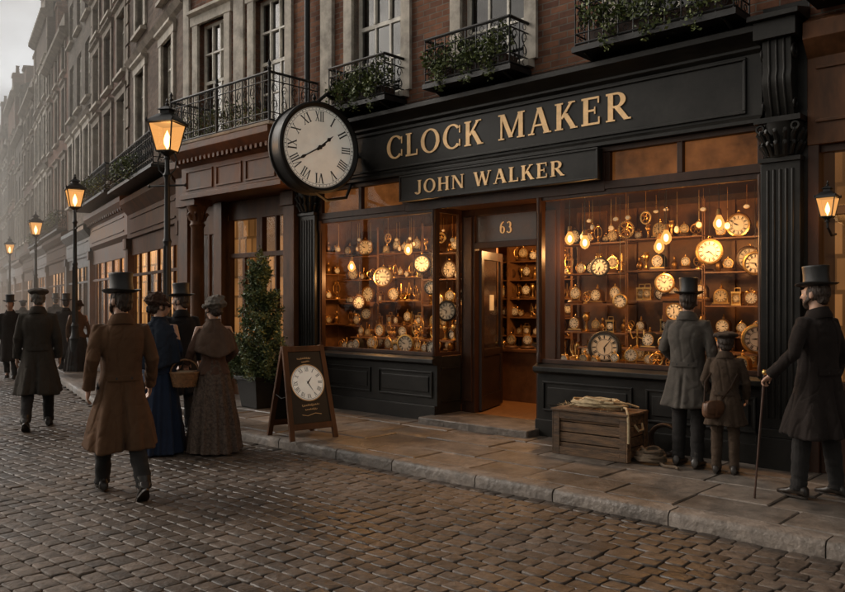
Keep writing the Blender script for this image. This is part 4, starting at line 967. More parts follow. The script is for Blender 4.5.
leaves(m,(0,0,2.25),(.05,.05,.16),120,.05,.1,cut=.0,asp=.22)
m.obj('foliage',pt,M['conifer'])

# ------------------------------------------------------------------ A-board
ab=root('pavement_sign','dark A-frame pavement sign with a white clock dial and gilt scrolls','sign',Vector((-1.42,9.45,.12)),radians(36))
H_=1.10; sp_=.30; ang=atan2(sp_,H_)
fr=mk('front_board',None,ab,(0,-sp_,0),rot3=(-ang,0,0))
def boardmesh():
    m=MB(); w=.31; wt=.27
    m.add([(-w,-.02,0),(-w+.06,-.02,0),(-wt+.06,-.02,H_),(-wt,-.02,H_),(-w,.02,0),(-w+.06,.02,0),(-wt+.06,.02,H_),(-wt,.02,H_)],[(0,1,2,3),(7,6,5,4),(0,3,7,4),(1,5,6,2),(3,2,6,7),(0,4,5,1)])
    m.add([(w-.06,-.02,0),(w,-.02,0),(wt,-.02,H_),(wt-.06,-.02,H_),(w-.06,.02,0),(w,.02,0),(wt,.02,H_),(wt-.06,.02,H_)],[(0,1,2,3),(7,6,5,4),(0,3,7,4),(1,5,6,2),(3,2,6,7),(0,4,5,1)])
    m.box(-wt+.04,wt-.04,-.018,.018,H_-.07,H_-.005); m.box(-w+.05,w-.05,-.018,.018,.12,.19); m.box(-w+.045,w-.045,-.006,.010,.19,H_-.07,1)
    return m
boardmesh().obj('board',fr,[M['brownpaint2'],M['black']],bevel=.004)
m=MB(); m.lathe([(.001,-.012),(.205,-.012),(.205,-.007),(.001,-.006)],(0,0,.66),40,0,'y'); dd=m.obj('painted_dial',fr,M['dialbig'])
m=MB()
for i,s_ in enumerate(RN):
    a=2*pi*i/12; Mt=Matrix.Translation((0,0,.66))@Matrix.Rotation(a,4,'Y')@Matrix.Translation((0,0,.158)); text(m,s_,0,0,.048,-.0125,depth=.0008,track=.04,M2=Mt,sx=.62 if len(s_)>2 else .8)
for a,ln,w in((2*pi*(1.42/12),.095,.010),(2*pi*(25/60),.145,.007)):
    d_=Vector((sin(a),0,cos(a))); s2=Vector((cos(a),0,-sin(a))); c_=Vector((0,-.0155,.66)); m.add([c_+d_*ln,c_+s2*w,c_-d_*ln*.2,c_-s2*w],[(0,3,2,1)])
m.ring((0,-.0125,.66),.194,.002,36,4); m.obj('dial_marks',dd,M['ink'])
m=MB(); m.ring((0,-.010,.66),.213,.006,40,5)
def scroll(cx,cz,w,n,seed,amp=.014):
    rs=random.Random(seed); pts=[]
    for i in range(n*8+1):
        t=i/(n*8); e=.45+.9*abs(noise.noise(Vector((t*n*.8,seed,0))))*1.6
        pts.append((cx-w/2+w*t+.35*w/n*sin(t*n*2*pi+1.2),-.009,cz+amp*e*sin(t*n*2*pi)+.010*t))
    m.tube(pts,.0028,4)
scroll(-.02,.945,.17,7,3,.013); scroll(.0,.905,.10,5,9,.009); scroll(.0,.395,.22,9,5,.013); scroll(.0,.345,.15,7,6,.010)
m.tube([(-.12,-.009,.29),(-.05,-.009,.275),(.05,-.009,.30),(.13,-.009,.285)],.0035,4)
m.obj('gilt_scroll',fr,M['gold'])
bk=mk('back_board',None,ab,(0,sp_,0),rot3=(ang,0,0)); boardmesh().obj('board',bk,[M['brownpaint2'],M['black']],bevel=.004)
for sx in(-.27,.27):
    m=MB(); m.tube([(sx,-sp_*.55,.5),(sx,0,.46),(sx,sp_*.55,.5)],.006,5); m.obj('chain',ab,M['iron'])

# ------------------------------------------------------------------ crate + rope
CP=A(5.04,-.60,.12)
cr=root('wooden_crate','weathered wooden packing crate with straw and rope on top','crate',CP,RA+.03)
m=MB(); w,d,h=.41,.21,.45
for i in range(4):
    z0=.03+i*(h-.03)/4; z1=z0+(h-.03)/4-.009+U(-.003,.003)
    for y in(-d,d-.02): m.box(-w+U(0,.004),w-U(0,.004),y+U(-.002,.002),y+.02,z0,z1)
    for xx in(-w-.0,w-.02): m.box(xx,xx+.02,-d+.021,d-.021,z0,z1)
for xx in(-w,w-.07): 
    for y in(-d-.018,d): m.box(xx,xx+.07,y,y+.018,.0,h)
m.box(-w-.018,-w,-d-.018,-d+.06,0,h); m.box(w,w+.018,-d-.018,-d+.06,0,h); m.box(w,w+.018,d-.06,d+.018,0,h)
m.box(-w+.07,w-.07,-d-.016,-d-.004,.0,.08); m.box(-w+.07,w-.07,-d-.016,-d-.004,h-.08,h)
m.obj('crate_box',cr,M['crate'],bevel=.004)
m=MB()
for i in range(4): m.box(-w-.03+U(0,.012),w+.03-U(0,.012),-d-.03+i*.122,-d-.03+i*.122+.114,h+.001,h+.024+.002*(i%2))
m.obj('crate_lid',cr,M['crate'],bevel=.004)
m=MB()
for sx in(-1,1): m.tube([(sx*(w+.02),-.08,.36),(sx*(w+.05),-.05,.30),(sx*(w+.05),.05,.30),(sx*(w+.02),.08,.36)],.012,6)
m.obj('rope_handle',cr,M['rope'])
def hank(m,cx,cy,z,r,n,rad,jit=.03,sq=.6):
    pts=[]; ph=U(0,6)
    for i in range(n*14):
        a=i/14*2*pi; rr=r*(1+.30*noise.noise(Vector((a*.7,ph,0))))
        pts.append((cx+rr*cos(a+ph),cy+rr*sin(a+ph)*sq+jit*noise.noise(Vector((a*.3,0,ph))),z+.02+.035*abs(noise.noise(Vector((a*.5,ph,3))))*2+i*.0004))
    m.tube(pts,rad,6)
ro=MB()
hank(ro,.12,.0,.475,.17,6,.013); hank(ro,-.08,.02,.485,.24,5,.012); hank(ro,.0,.0,.52,.19,4,.012); ro.tube([(.26,.0,.51),(.36,-.1,.52),(.43,-.2,.48),(.46,-.24,.38),(.47,-.26,.2)],.012,6); ro.tube([(-.3,-.1,.495),(-.1,.05,.56),(.1,-.15,.57),(.3,.05,.545),(.38,.12,.51)],.012,6)
o=ro.obj('rope',None,M['rope'],60,loc=CP,rot=RA); info(o,'loose hank of hemp rope lying on the crate lid','rope')
m=MB()
for i in range(160):
    a=U(-.40,.25); b=U(-.18,.18); c=Vector((a,b,.48+U(0,.03))); dv=Vector((U(-1,1),U(-1,1),U(-.15,.25))).normalized()*U(.04,.08); sd_=Vector((0,0,1)).cross(dv).normalized()*.003
    m.add([c-dv,c-dv+sd_,c+dv+sd_+Vector((0,0,.01)),c+dv+Vector((0,0,.01))],[(0,1,2,3)])
o=m.obj('straw',None,M['straw'],loc=CP,rot=RA); info(o,'wisps of loose packing straw on the crate','straw'); o['kind']='stuff'
ro=MB()
hank(ro,0,0,.0,.15,3,.014,.02,.8); hank(ro,.01,0,.03,.14,3,.014,.03,.8); hank(ro,-.01,.01,.06,.12,3,.014,.03,.8); hank(ro,.02,0,.09,.10,2,.014,.03,.8); ro.tube([(.1,-.05,.03),(.2,-.12,.015),(.3,-.1,.015),(.36,-.16,.015)],.013,6)
o=ro.obj('rope_coil',None,mat('tarred_rope',(.12,.085,.055),.9,nscale=30,bump=.8,bscale=150),60,loc=A(5.62,-.62,.12),rot=RA); info(o,'coil of dark rope on the pavement by the crate','rope')
ro=MB(); 
for i in range(5): ro.ring((0,.0+.02*i,.17),.15-.008*(i%3),.014,22,6,ax='y',sq=1.05)
o=ro.obj('rope_coil',None,M['leather'],60,loc=A(5.58,-.25,.12),rot=RA+.2); info(o,'coil of dark rope leaning against the shop wall','rope')

# ------------------------------------------------------------------ people
def remesh(mb,vox,sm=4,name='m',mats=(),disp=None):
    me=mb.mesh('tmp'); o=bpy.data.objects.new('tmp',me); COL.objects.link(o)
    r=o.modifiers.new('r','REMESH'); r.mode='VOXEL'; r.voxel_size=vox; r.use_smooth_shade=True
    if sm: s2=o.modifiers.new('s','SMOOTH'); s2.iterations=sm; s2.factor=.5
    dg=bpy.context.evaluated_depsgraph_get(); dg.update()
    m2=bpy.data.meshes.new_from_object(o.evaluated_get(dg)); bpy.data.objects.remove(o)
    m2.materials.clear()
    for x in mats: m2.materials.append(x)
    if disp:
        nn=[v.normal.copy() for v in m2.vertices]
        for v,n_ in zip(m2.vertices,nn): v.co+=n_*disp(v.co)
    m2.polygons.foreach_set('use_smooth',[True]*len(m2.polygons)); m2.name=name; m2.update(); return m2
def ering(cx,cy,z,rx,ry,n=48,fold=None,e=.85,tilt=0):
    out=[]
    for j in range(n):
        a=2*pi*j/n; c,s_=cos(a),sin(a); f=1+(fold(a,z) if fold else 0)
        x=rx*f*math.copysign(abs(c)**e,c); y=ry*f*math.copysign(abs(s_)**e,s_)
        out.append((cx+x,cy+y,z+tilt*y))
    return out
def V(*a): return Vector(a)
def hand(mb,w,d,pn,th,curl=.5,sc=1):
    d=Vector(d).normalized(); pn=Vector(pn); pn=(pn-d*pn.dot(d)).normalized(); l=d.cross(pn)
    if l.dot(Vector(th))<0: l=-l
    w=Vector(w)
    mt=Matrix((l,pn,d)).transposed()
    mb.ell(w+d*.045,(.036,.017,.052),12,8,mat=mt)
    mb.tube([w-d*.03,w+d*.02],[.025,.024],8)
    for i,(off,ln) in enumerate(((.028,.068),(.010,.076),(-.009,.071),(-.027,.055))):
        p=w+d*.080+l*off; pts=[w+d*.05+l*off*.8,p]; a=0
        for k,fr in enumerate((.45,.32,.23)):
            a+=curl*(.9 if k else .7); q=(d*cos(a)+pn*sin(a)); p=p+q*ln*fr; pts.append(p)
        mb.tube(pts,[.009,.0088,.008,.0075,.006],7)
    p=w+d*.02+l*.022; q1=(l*.75+d*.7+pn*.25).normalized(); q2=(l*.25+d*.9+pn*.45).normalized()
    mb.tube([p,p+q1*.03,p+q1*.03+q2*.03,p+q1*.03+q2*.052],[.012,.011,.009,.007],7)
def person(label,loc,hd,H,kind='coat',legs=((0,0),(0,0)),arms=None,coat=None,trs=None,hem=.42,flare=1.0,hat='top',hatm=None,hair='hairb',headyaw=0,headpitch=0,vox=.010,seed=1,beard=False,collar=None,waist=1.0,shawl=None,curl=(.5,.5),handdir=(None,None),bulk=1.0,group=None,headscale=1.0,stance=1.0,sway=.8,shs=1.0):
    rs=random.Random(seed)
    hv=Vector((hd[0],hd[1])).normalized(); yaw=atan2(-hv.x,hv.y)
    lj=[]; 
    for sx,(a,b) in zip((-1,1),legs):
        a=radians(a);b=radians(b); hp=V(sx*.092,0,0); kn=hp+V(sx*.008*stance,sin(a)*.43,-cos(a)*.43); an=kn+V(sx*.006*stance,sin(b)*.42,-cos(b)*.42); lj.append([hp,kn,an,b])
    low=min(l[2].z-(.085 if l[3]>-.25 else .14) for l in lj); hz=-low
    for l in lj:
        for i in range(3): l[i]=l[i]+V(0,0,hz)
    o_=V(0,0,hz-.935)
    arms=arms or [((-.225,-.03,1.16),(-.24,.04,.90)),((.225,-.03,1.16),(.24,.04,.90))]
    aj=[]
    for sx,(e,w) in zip((-1,1),arms): aj.append((V(sx*.168,0,1.415)+o_,V(*e)+o_,V(*w)+o_))
    b=MB()
    TR=[(.86,.135,.09),(.95,.148,.098),(1.05,.138,.092),(1.13,.132,.090),(1.25,.148,.100),(1.36,.162,.098),(1.42,.145,.080),(1.465,.090,.062),(1.49,.056,.056),(1.58,.052,.054)]
    if kind!='coat' : TR=[(z,rx*.9,ry*.95) for z,rx,ry in TR]
    b.loft([[Vector(q)+o_ for q in ering(0,-.005 if z<1.45 else .0,z,rx,ry,24)] for z,rx,ry in TR])
    for l in lj:
        b.tube([l[0]+V(0,0,.02),(l[0]+l[1])/2,l[1],l[1]*.7+l[2]*.3+V(0,-.010,0),l[2],l[2]-V(0,0,.03)],[.075,.062,.045,.046,.032,.03],12)
        b.ell(l[2]+V(0,.06,-.05),(.034,.105,.026),12,8)
    for sx,(s0,e,w),cu,hdx in zip((-1,1),aj,curl,handdir):
        b.tube([s0-V(sx*.06,0,0.01),s0,(s0+e)/2,e,(e*.6+w*.4),w],[.045,.048,.042,.036,.034,.026],12)
        d=(w-e).normalized()
        hd_,pn_,th_=(hdx if hdx else (d,V(-sx,0,0),V(0,1,0)))
        hand(b,w,hd_,pn_,th_,cu)
    hc=V(0,.015,1.648)+o_; HM=Matrix.Rotation(headyaw,3,'Z')@Matrix.Rotation(headpitch,3,'X')@Matrix.Scale(headscale,3)
    E=lambda c,r,n=16,k=10:b.ell(hc+HM@V(*c),r,n,k,mat=HM)
    E((0,-.012,.022),(.077,.096,.098)); E((0,.022,-.05),(.058,.070,.070)); E((0,.055,-.092),(.026,.028,.022)); E((0,.05,.0),(.062,.05,.062))
    b.tube([hc+HM@V(0,.092,.018),hc+HM@V(0,.108,-.010),hc+HM@V(0,.120,-.030),hc+HM@V(0,.098,-.040)],[.008,.011,.014,.009],8)
    E((0,.096,-.060),(.024,.010,.006),10,6); E((0,.093,-.071),(.020,.011,.007),10,6); E((0,.092,.028),(.055,.014,.009),12,6)
    for sx in(-1,1): E((sx*.078,-.006,-.012),(.010,.020,.034),10,6); E((sx*.04,.07,-.03),(.022,.02,.022),8,6)
    b.tube([V(0,-.01,1.46)+o_,hc+V(0,-.012,-.05)],[.056,.052],12)
    body=mk('person',remesh(b,.009 if vox<.02 else vox,2,'person',[M['skin']]),None,loc,yaw); body.scale=(H/1.75,)*3
    info(body,label,'person',group)
    K=lambda nm,me: mk(nm,me,body)
    if vox<.02:
        for sx in(-1,1):
            m=MB(); m.ell(hc+HM@V(sx*.031,.088,.008),(.012,.008,.009),10,8); m.obj('eye',body,M['eye'],180)
    m=MB(); m.ell(hc+HM@V(0,-.022,.022),(.083,.096,.104),18,12,mat=HM); m.ell(hc+HM@V(0,-.055,-.032),(.066,.050,.062),14,10,mat=HM)
    for sx in(-1,1): m.ell(hc+HM@V(sx*.072,.018,-.018),(.012,.02,.04),8,6,mat=HM)
    if kind!='coat': m.ell(hc+HM@V(0,-.11,-.03),(.05,.045,.05),12,8,mat=HM)
    K('hair',remesh(m,.0065 if vox<.02 else .02,1,'hair',[M[hair]],lambda c:.012*noise.noise(Vector((c.x*75,c.y*75,c.z*16)))+.004*noise.noise(c*30)))
    if beard:
        m=MB(); m.ell(hc+HM@V(0,.05,-.085),(.05,.048,.045),14,10,mat=HM); m.ell(hc+HM@V(0,.098,-.052),(.032,.012,.009),10,6,mat=HM)
        for sx in(-1,1): m.tube([hc+HM@V(sx*.072,.015,-.02),hc+HM@V(sx*.062,.04,-.06),hc+HM@V(sx*.03,.07,-.09)],[.012,.018,.02],8)
        K('beard',remesh(m,.008,1,'beard',[M[hair]],lambda c:.006*noise.noise(c*70)))
    if kind=='coat':
        m=MB(); m.loft([[Vector(q)+o_ for q in ering(0,-.005,z,rx,ry,24)] for z,rx,ry in((.84,.155,.105),(.95,.168,.118),(1.06,.155,.108))])
        for l in lj: 
            m.tube([l[0]+V(0,0,.03),(l[0]+l[1])/2,l[1]+V(0,.008,0),l[1]*.5+l[2]*.5,l[2]+V(0,-.004,.02),l[2]-V(0,0,.02)],[.098,.088,.074,.068,.062,.066],14)
        K('trousers',remesh(m,vox*1.1,1,'trousers',[trs],lambda c:.009*noise.noise(Vector((c.x*9,c.y*9,c.z*22)))))
    for l in lj:
        an=l[2]; pit=0 if l[3]>-.25 else -.62
        if l[3]>.2: pit=.15
        RM=Matrix.Rotation(pit,3,'X')
        m=MB(); rg=[]
        for y,w,h,zb in((-.085,.022,.03,-.055),(-.075,.036,.075,-.055),(-.03,.042,.10,-.05),(.03,.042,.085,-.053),(.08,.046,.055,-.058),(.14,.046,.042,-.06),(.18,.034,.03,-.062),(.195,.015,.018,-.064)):
            ring=[]
            for j in range(14):
                a=2*pi*j/14; c,s_=cos(a),sin(a); ring.append(an+RM@V(w*math.copysign(abs(c)**.8,c),y,zb-.015+h*.5+h*.5*math.copysign(abs(s_)**.8,s_)-.0))
            rg.append(ring)
        m.loft(rg); m.tube([an+RM@V(0,-.025,-.02),an+V(0,-.01,.07)],[.047,.050],12)
        rg=[[an+RM@V(q[0],q[1],zz) for q in [(w2*cos(2*pi*j/16)*1.0,.055+.145*sin(2*pi*j/16)) for j in range(16) for w2 in [.048-(.010 if sin(2*pi*j/16)<-.2 else 0)]]] for zz in(-.085,-.068)]
        m.loft(rg)
        K('boot',m.mesh('boot',[M['shoe']],50))
    ph=[rs.uniform(0,6.28) for _ in range(6)]
    def wr(c):
        d=.007*noise.noise(Vector((c.x*6+seed,c.y*6,c.z*2.2)))
        n1=noise.noise(Vector((c.x*9+c.z*1.0,c.y*9+seed,c.z*1.8))); d-=.0065*exp(-(n1/.10)**2)
        n2=noise.noise(Vector((c.x*9-c.z*4,c.y*9+seed*2,c.z*7))); d-=.0035*exp(-(n2/.12)**2)
        return d+.003
    ly=(lj[0][1].y+lj[1][1].y)/2; am=abs(lj[0][1].y-lj[1][1].y)
    if kind=='coat':
        def fold(a,z):
            k=max(0,(1.04-z)/(1.04-hem)); f=k*(.055*sin(5*a+ph[0]+z*.6)+.055*sin(8*a+ph[1]+z)+.03*sin(13*a+ph[2]-z*1.5))
            da=(a-1.5*pi-.03*sin(z*7)); f-=.24*min(1,k*1.6)*exp(-(da/.045)**2)
            return f
        m=MB(); W=waist*bulk; fl=flare
        CR=[(hem,.240*fl,.20*fl+am*.22),(hem+.012,.245*fl,.205*fl+am*.22),((hem+.86)/2,.216*fl,.172*fl+am*.14),(.86,.192*bulk,.148+am*.04),(.96,.175*W,.136),(1.07,.157*W,.123),(1.16,.160*W,.126),(1.27,.176*bulk,.135),(1.35,.182*bulk,.128),(1.40,.168*bulk,.111),(1.44,.122,.089),(1.475,.078,.077),(1.50,.069,.071)]
        rings=[]
        for z,rx,ry in CR:
            k=max(0,(.95-z)/.6); rings.append([Vector(q)+o_+V(0,0,.012*k*sin(3*atan2(q[1],q[0])+ph[4])) for q in ering(0,-.012+ly*k*sway,z,rx,ry,72,fold)])
        m.loft(rings)
        for sx,(s0,e,w) in zip((-1,1),aj):
            d=(w-e).normalized(); w2=w-d*.005
            m.tube([s0-V(sx*.07,0,.010),s0+V(sx*.000,0,-.008),s0*.6+e*.4,s0*.25+e*.75,e+V(0,-.008,0),e*.7+w2*.3,e*.4+w2*.6,w2-d*.05,w2],[.058,.065,.059,.055,.056,.050,.050,.046,.051],16)
        K('coat',remesh(m,vox,1,'coat',[coat],wr))
        m=MB(); rg=[]
        for z,r1 in((1.430,.112),(1.455,.112),(1.50,.090),(1.525,.080),(1.522,.071),(1.47,.066)):
            rg.append([Vector(q)+o_ for q in ering(0,-.006,z,r1*1.02,r1*1.0,28,None,1,-.30)])
        m.loft(rg); K('collar',m.mesh('collar',[collar or coat],60))
        for sx in(-1,1):
            m=MB(); m.lathe([(.001,-.010),(.012,-.008),(.013,.0),(.001,.010)],tuple(V(sx*.055,-.146,1.02)+o_),10,0,'y'); K('coat_button',m.mesh('coat_button',[M['ink']],40))
        m=MB(); rg=[]
        for i in range(13):
            a=1.5*pi-.75+1.5*i/12; rx,ry=.170*W,.136; c,s_=cos(a),sin(a); x=rx*math.copysign(abs(c)**.85,c); y=ry*math.copysign(abs(s_)**.85,s_)-.012
            rg.append([V(x*k,y*k,z)+o_ for k,z in((1.0,1.00),(1.07,1.00),(1.07,1.045),(1.0,1.045))])
        m.loft(rg); K('half_belt',m.mesh('half_belt',[coat],40))
    else:
        def fold(a,z):
            k=max(0,min(1,(1.05-z)/.6)); return k*(.05*sin(9*a+ph[0])+.055*sin(14*a+ph[1]+z*.8)+.035*sin(23*a+ph[2])+.035*sin(4*a+ph[3]))
        m=MB()
        CR=[(.02,.34*flare,.36*flare),(.05,.335*flare,.355*flare),(.35,.290*flare,.300*flare),(.65,.245*flare,.245*flare),(.88,.205*flare,.19*flare),(1.00,.150,.132),(1.07,.122,.102)]
        m.loft([[Vector(q) for q in ering(0,-.03*(1.05-z),z,rx,ry,120,fold,.95)] for z,rx,ry in CR])
        K('skirt',remesh(m,vox*.95,1,'skirt',[trs],lambda c:.006*noise.noise(c*8)-.007*exp(-(noise.noise(Vector((c.x*7,c.y*7+seed,c.z*1.2)))/.08)**2)))
        m=MB()
        CR=[(.90,.190,.158),(.98,.162,.132),(1.06,.130,.108),(1.13,.130,.108),(1.24,.152,.132),(1.33,.162,.124),(1.40,.150,.102),(1.445,.095,.078),(1.50,.064,.066),(1.53,.060,.062)]
        m.loft([[Vector(q)+o_ for q in ering(0,-.005,z,rx,ry,40,lambda a,z:max(0,(1.0-z)*.6)*sin(7*a+ph[4]))] for z,rx,ry in CR])
        for sx,(s0,e,w) in zip((-1,1),aj):
            d=(w-e).normalized(); s0=s0-V(sx*.018,0,.012); m.tube([s0-V(sx*.06,0,.006),s0,s0*.6+e*.4,e,e*.5+w*.5,w-d*.03,w],[.050,.058,.053,.047,.042,.036,.040],16)
        K('bodice',remesh(m,vox,2,'bodice',[coat],wr))
        if shawl:
            m=MB(); CR=[(.92,.245,.215),(.94,.252,.22),(1.10,.240,.195),(1.25,.228,.172),(1.35,.205,.145),(1.42,.158,.116),(1.48,.095,.088),(1.51,.078,.080),(1.535,.080,.083)]
            if shs<1: CR=[(1.08,.235,.19),(1.10,.24,.195)]+CR[3:]
            m.loft([[Vector(q)+o_+V(0,0,(.10*abs(q[0])/.25 if z<1.12 else 0)) for q in ering(0,-.012,z,rx,ry,60,lambda a,z:max(0,(1.5-z))*(.09*sin(6*a+ph[2])+.08*sin(10*a+ph[3])))] for z,rx,ry in CR])
            K('shawl',remesh(m,vox,1,'shawl',[shawl],wr))
    top=hc+HM@V(0,-.012,.066); hm=hatm or M['felt']
    HR=Matrix.Rotation(headyaw,3,'Z')@Matrix.Rotation(headpitch-.06,3,'X')@Matrix.Scale(headscale,3)
    if hat=='top':
        m=MB(); pr=[(.086,.0),(.092,-.004),(.135,.0),(.150,.008),(.1515,.014),(.147,.014),(.132,.006),(.098,.006),(.094,.02),(.091,.09),(.0945,.145),(.097,.158),(.093,.163),(.001,.165)]
        rg=[]
        for r,h in pr:
            rg.append([top+HR@V(r*cos(2*pi*j/40)*.95,r*sin(2*pi*j/40)*1.12,h+(max(0,r-.1)*.35*abs(cos(2*pi*j/40))**2)) for j in range(40)])
        m.loft(rg); ho=K('top_hat',m.mesh('top_hat',[hm],50))
        m=MB(); m.loft([[top+HR@V(r*cos(2*pi*j/40)*.95,r*sin(2*pi*j/40)*1.12,h) for j in range(40)] for r,h in((.0975,.006),(.0975,.012),(.0955,.040),(.090,.040))]); mk('hat_band',m.mesh('hat_band',[M['ink']],50),ho)
    elif hat=='cap':
        m=MB(); m.ell(top+HR@V(0,-.002,.012),(.126,.145,.040),24,12,mat=HR); m.ell(top+HR@V(0,-.005,-.016),(.088,.104,.036),20,10,mat=HR); m.ell(top+HR@V(0,.108,-.012),(.062,.060,.010),16,8,mat=HR); m.ell(top+HR@V(0,0,.050),(.014,.014,.006),8,6,mat=HR)
        K('flat_cap',remesh(m,.009 if vox<.02 else .02,2,'flat_cap',[hm],lambda c:.012*noise.noise(c*18)))
    elif hat=='bonnet':
        m=MB(); m.ell(top+HR@V(0,-.030,-.002),(.112,.124,.085),24,14,mat=HR); 
        for j in range(26):
            a=2*pi*j/26; m.ell(top+HR@V(.112*cos(a),-.01+.126*sin(a),-.03-.02*sin(a)),(.028,.028,.018),8,6,mat=HR)
        for j in range(12): m.ell(top+HR@V(rs.uniform(-.075,.075),-.02+rs.uniform(-.075,.075),.055+rs.uniform(-.01,.02)),(.034,.034,.022),8,6,mat=HR)
        K('bonnet',remesh(m,.008,1,'bonnet',[hm],lambda c:.016*noise.noise(c*34)))
    return body
cb=cloth('brown_wool',(.098,.052,.028)); cdk=cloth('dark_wool',(.028,.022,.019)); cgrey=cloth('grey_tweed',(.080,.070,.060),.25); cblue=cloth('blue_wool',(.018,.026,.048)); cblue2=cloth('navy_shawl',(.020,.026,.038))
cpat=mat('figured_skirt_cloth',(.085,.062,.049),.95,nscale=38,var=.55,bump=.6,bscale=200,spec=.12); cbw=cloth('russet_jacket',(.085,.048,.034)); cshw=cloth('brown_shawl',(.095,.062,.045),.2); ctr=cloth('charcoal_trousers',(.026,.024,.023)); cboy=cloth('boy_tweed',(.066,.045,.031),.25); cmar=cloth('blackish_wool',(.020,.015,.013)); cbl=cloth('black_wool',(.014,.013,.014)); cgc=cloth('grey_bonnet',(.14,.122,.105)); cbb=cloth('brown_bonnet',(.050,.028,.019)); ccap=cloth('cap_tweed',(.07,.058,.048)); cg2=cloth('olive_wool',(.044,.037,.030))
ZR=.014
def W(px,Y): return (px-422.5)/800*Y
person('man in brown overcoat and black top hat walking away',Vector((W(121,7.0),7.0,ZR)),(-.50,.86),1.86,legs=((27,8),(-14,-40)),coat=cb,trs=ctr,hem=.44,flare=1.16,bulk=1.0,hat='top',hair='hairb',headyaw=.45,beard=True,seed=2,sway=1.2,vox=.008,
   arms=[((-.235,-.10,1.17),(-.25,.0,.93)),((.245,-.02,1.17),(.255,.12,.93))],curl=(.5,.55))
person('woman in long blue dress, navy shawl and brown bonnet',Vector((W(158,8.9),8.95,ZR)),(.12,.98),1.74,kind='dress',coat=cblue,trs=cblue,shawl=cblue2,hat='bonnet',hatm=cbb,seed=3,headyaw=-.9,flare=.84,
   arms=[((-.23,.0,1.15),(-.16,.18,1.0)),((.23,.0,1.15),(.16,.18,1.0))])
person('woman in russet jacket, patterned skirt and grey bonnet',Vector((W(213,9.0),9.02,ZR)),(-.45,.88),1.71,kind='dress',coat=cbw,trs=cpat,shawl=cshw,shs=.5,hat='bonnet',hatm=cgc,seed=4,headyaw=.35,flare=.90,
   arms=[((-.25,-.02,1.17),(-.27,.13,1.02)),((.24,-.02,1.15),(.17,.17,1.02))],curl=(1.1,.6),handdir=((V(-.05,.7,-.45),V(.1,-.3,-.8),V(.8,.2,0)),None))
person('man in black coat and top hat beside the women',Vector((W(181,10.3),10.3,ZR)),(-.5,.85),1.80,coat=cbl,trs=ctr,hem=.5,hat='top',seed=5,headyaw=.8,vox=.013)
person('man in long olive-grey coat and flat cap walking away',Vector((W(38,10.7),10.7,ZR)),(-.35,.93),1.88,coat=cg2,trs=ctr,hem=.46,flare=1.10,hat='cap',hatm=ccap,seed=6,legs=((-14,-34),(20,6)),vox=.011,hair='hairg',sway=1.2,headyaw=.2)
person('man in grey tweed coat and top hat at the shop window',A(5.96,-.52,.12),(.62,.78),1.69,coat=cgrey,trs=ctr,hem=.60,flare=1.04,bulk=1.04,hat='top',hatm=M['felt'],hair='hairb',seed=7,headyaw=.25,legs=((3,0),(-2,-4)),
   arms=[((-.25,.02,1.17),(-.20,.20,1.03)),((.25,-.04,1.16),(.26,.05,.90))])
BP=A(6.36,-.62,.12)
person('boy in brown tweed coat and flat cap looking in',BP,(.45,.88),1.28,coat=cboy,trs=cboy,hem=.62,flare=1.02,bulk=1.02,hat='cap',hatm=cloth('boy_cap',(.05,.036,.027)),seed=8,headscale=1.2,headyaw=.25,
   arms=[((-.25,.0,1.17),(-.20,.16,1.0)),((.25,-.0,1.16),(.24,.14,.95))])
manp=Vector((W(817,6.5),6.5,.12))
person('bearded man in near-black coat and top hat holding a cane',manp,(-.45,.89),1.75,coat=cmar,trs=ctr,hem=.50,flare=1.12,bulk=1.06,hat='top',hair='hairb',beard=True,seed=9,headyaw=.15,legs=((5,3),(-4,-5)),stance=4,vox=.008,
   arms=[((-.29,.0,1.17),(-.335,.17,.985)),((.255,-.04,1.16),(.265,.05,.90))],curl=(1.25,.5),handdir=((V(-.1,.75,-.6),V(.1,-.6,-.75),V(.8,.2,.1)),None))
person('person in long dark coat and hat far along the street',Vector((W(66,19),19,ZR)),(-.3,.95),1.76,coat=cdk,trs=ctr,hem=.35,hat='top',seed=11,vox=.022,group='distant pedestrians')
person('woman in brown jacket walking down the street',Vector((W(78,18.4),18.4,ZR)),(-.3,.95),1.68,kind='dress',coat=cb,trs=cdk,hat='bonnet',hatm=cbb,seed=12,vox=.022,group='distant pedestrians',flare=.9)
person('man in dark coat and top hat coming along the street',Vector((W(10,17.5),17.5,ZR)),(.3,-.95),1.72,coat=cdk,trs=ctr,hem=.4,hat='top',seed=13,legs=((14,2),(-12,-24)),vox=.022,group='distant pedestrians')
person('man in grey coat walking in the misty street',Vector((W(23,24),24,ZR)),(-.3,.95),1.72,coat=cg2,trs=ctr,hem=.4,hat='cap',seed=14,legs=((14,2),(-12,-24)),vox=.025,group='distant pedestrians')
person('man in dark coat on the far pavement',B(-11.5,-.9,.12),(-.4,.9),1.72,coat=cdk,trs=ctr,hem=.4,hat='top',seed=15,vox=.025,group='distant pedestrians')
hv=Vector((-.45,.89,0)).normalized(); rx_=Vector((hv.y,-hv.x,0)); sc=1.0
hp=manp+(rx_*(-.345)+hv*(.225))*sc+Vector((0,0,.955*sc)); tip=Vector((hp.x-.13,hp.y-.12,.125))
m=MB(); dv=(hp-tip); m.tube([tip,tip+dv*.04],.010,8); m.tube([tip+dv*.03,tip+dv*.5,hp+dv*.03],[.008,.010,.011],8)
ca=m.obj('walking_cane',None,M['brownpaint'],60); info(ca,'slim dark walking cane with brass knob held by man','cane')
m=MB(); m.ell(hp+dv*.05,(.022,.022,.024),12,8); m.obj('knob',ca,M['brass'],60)
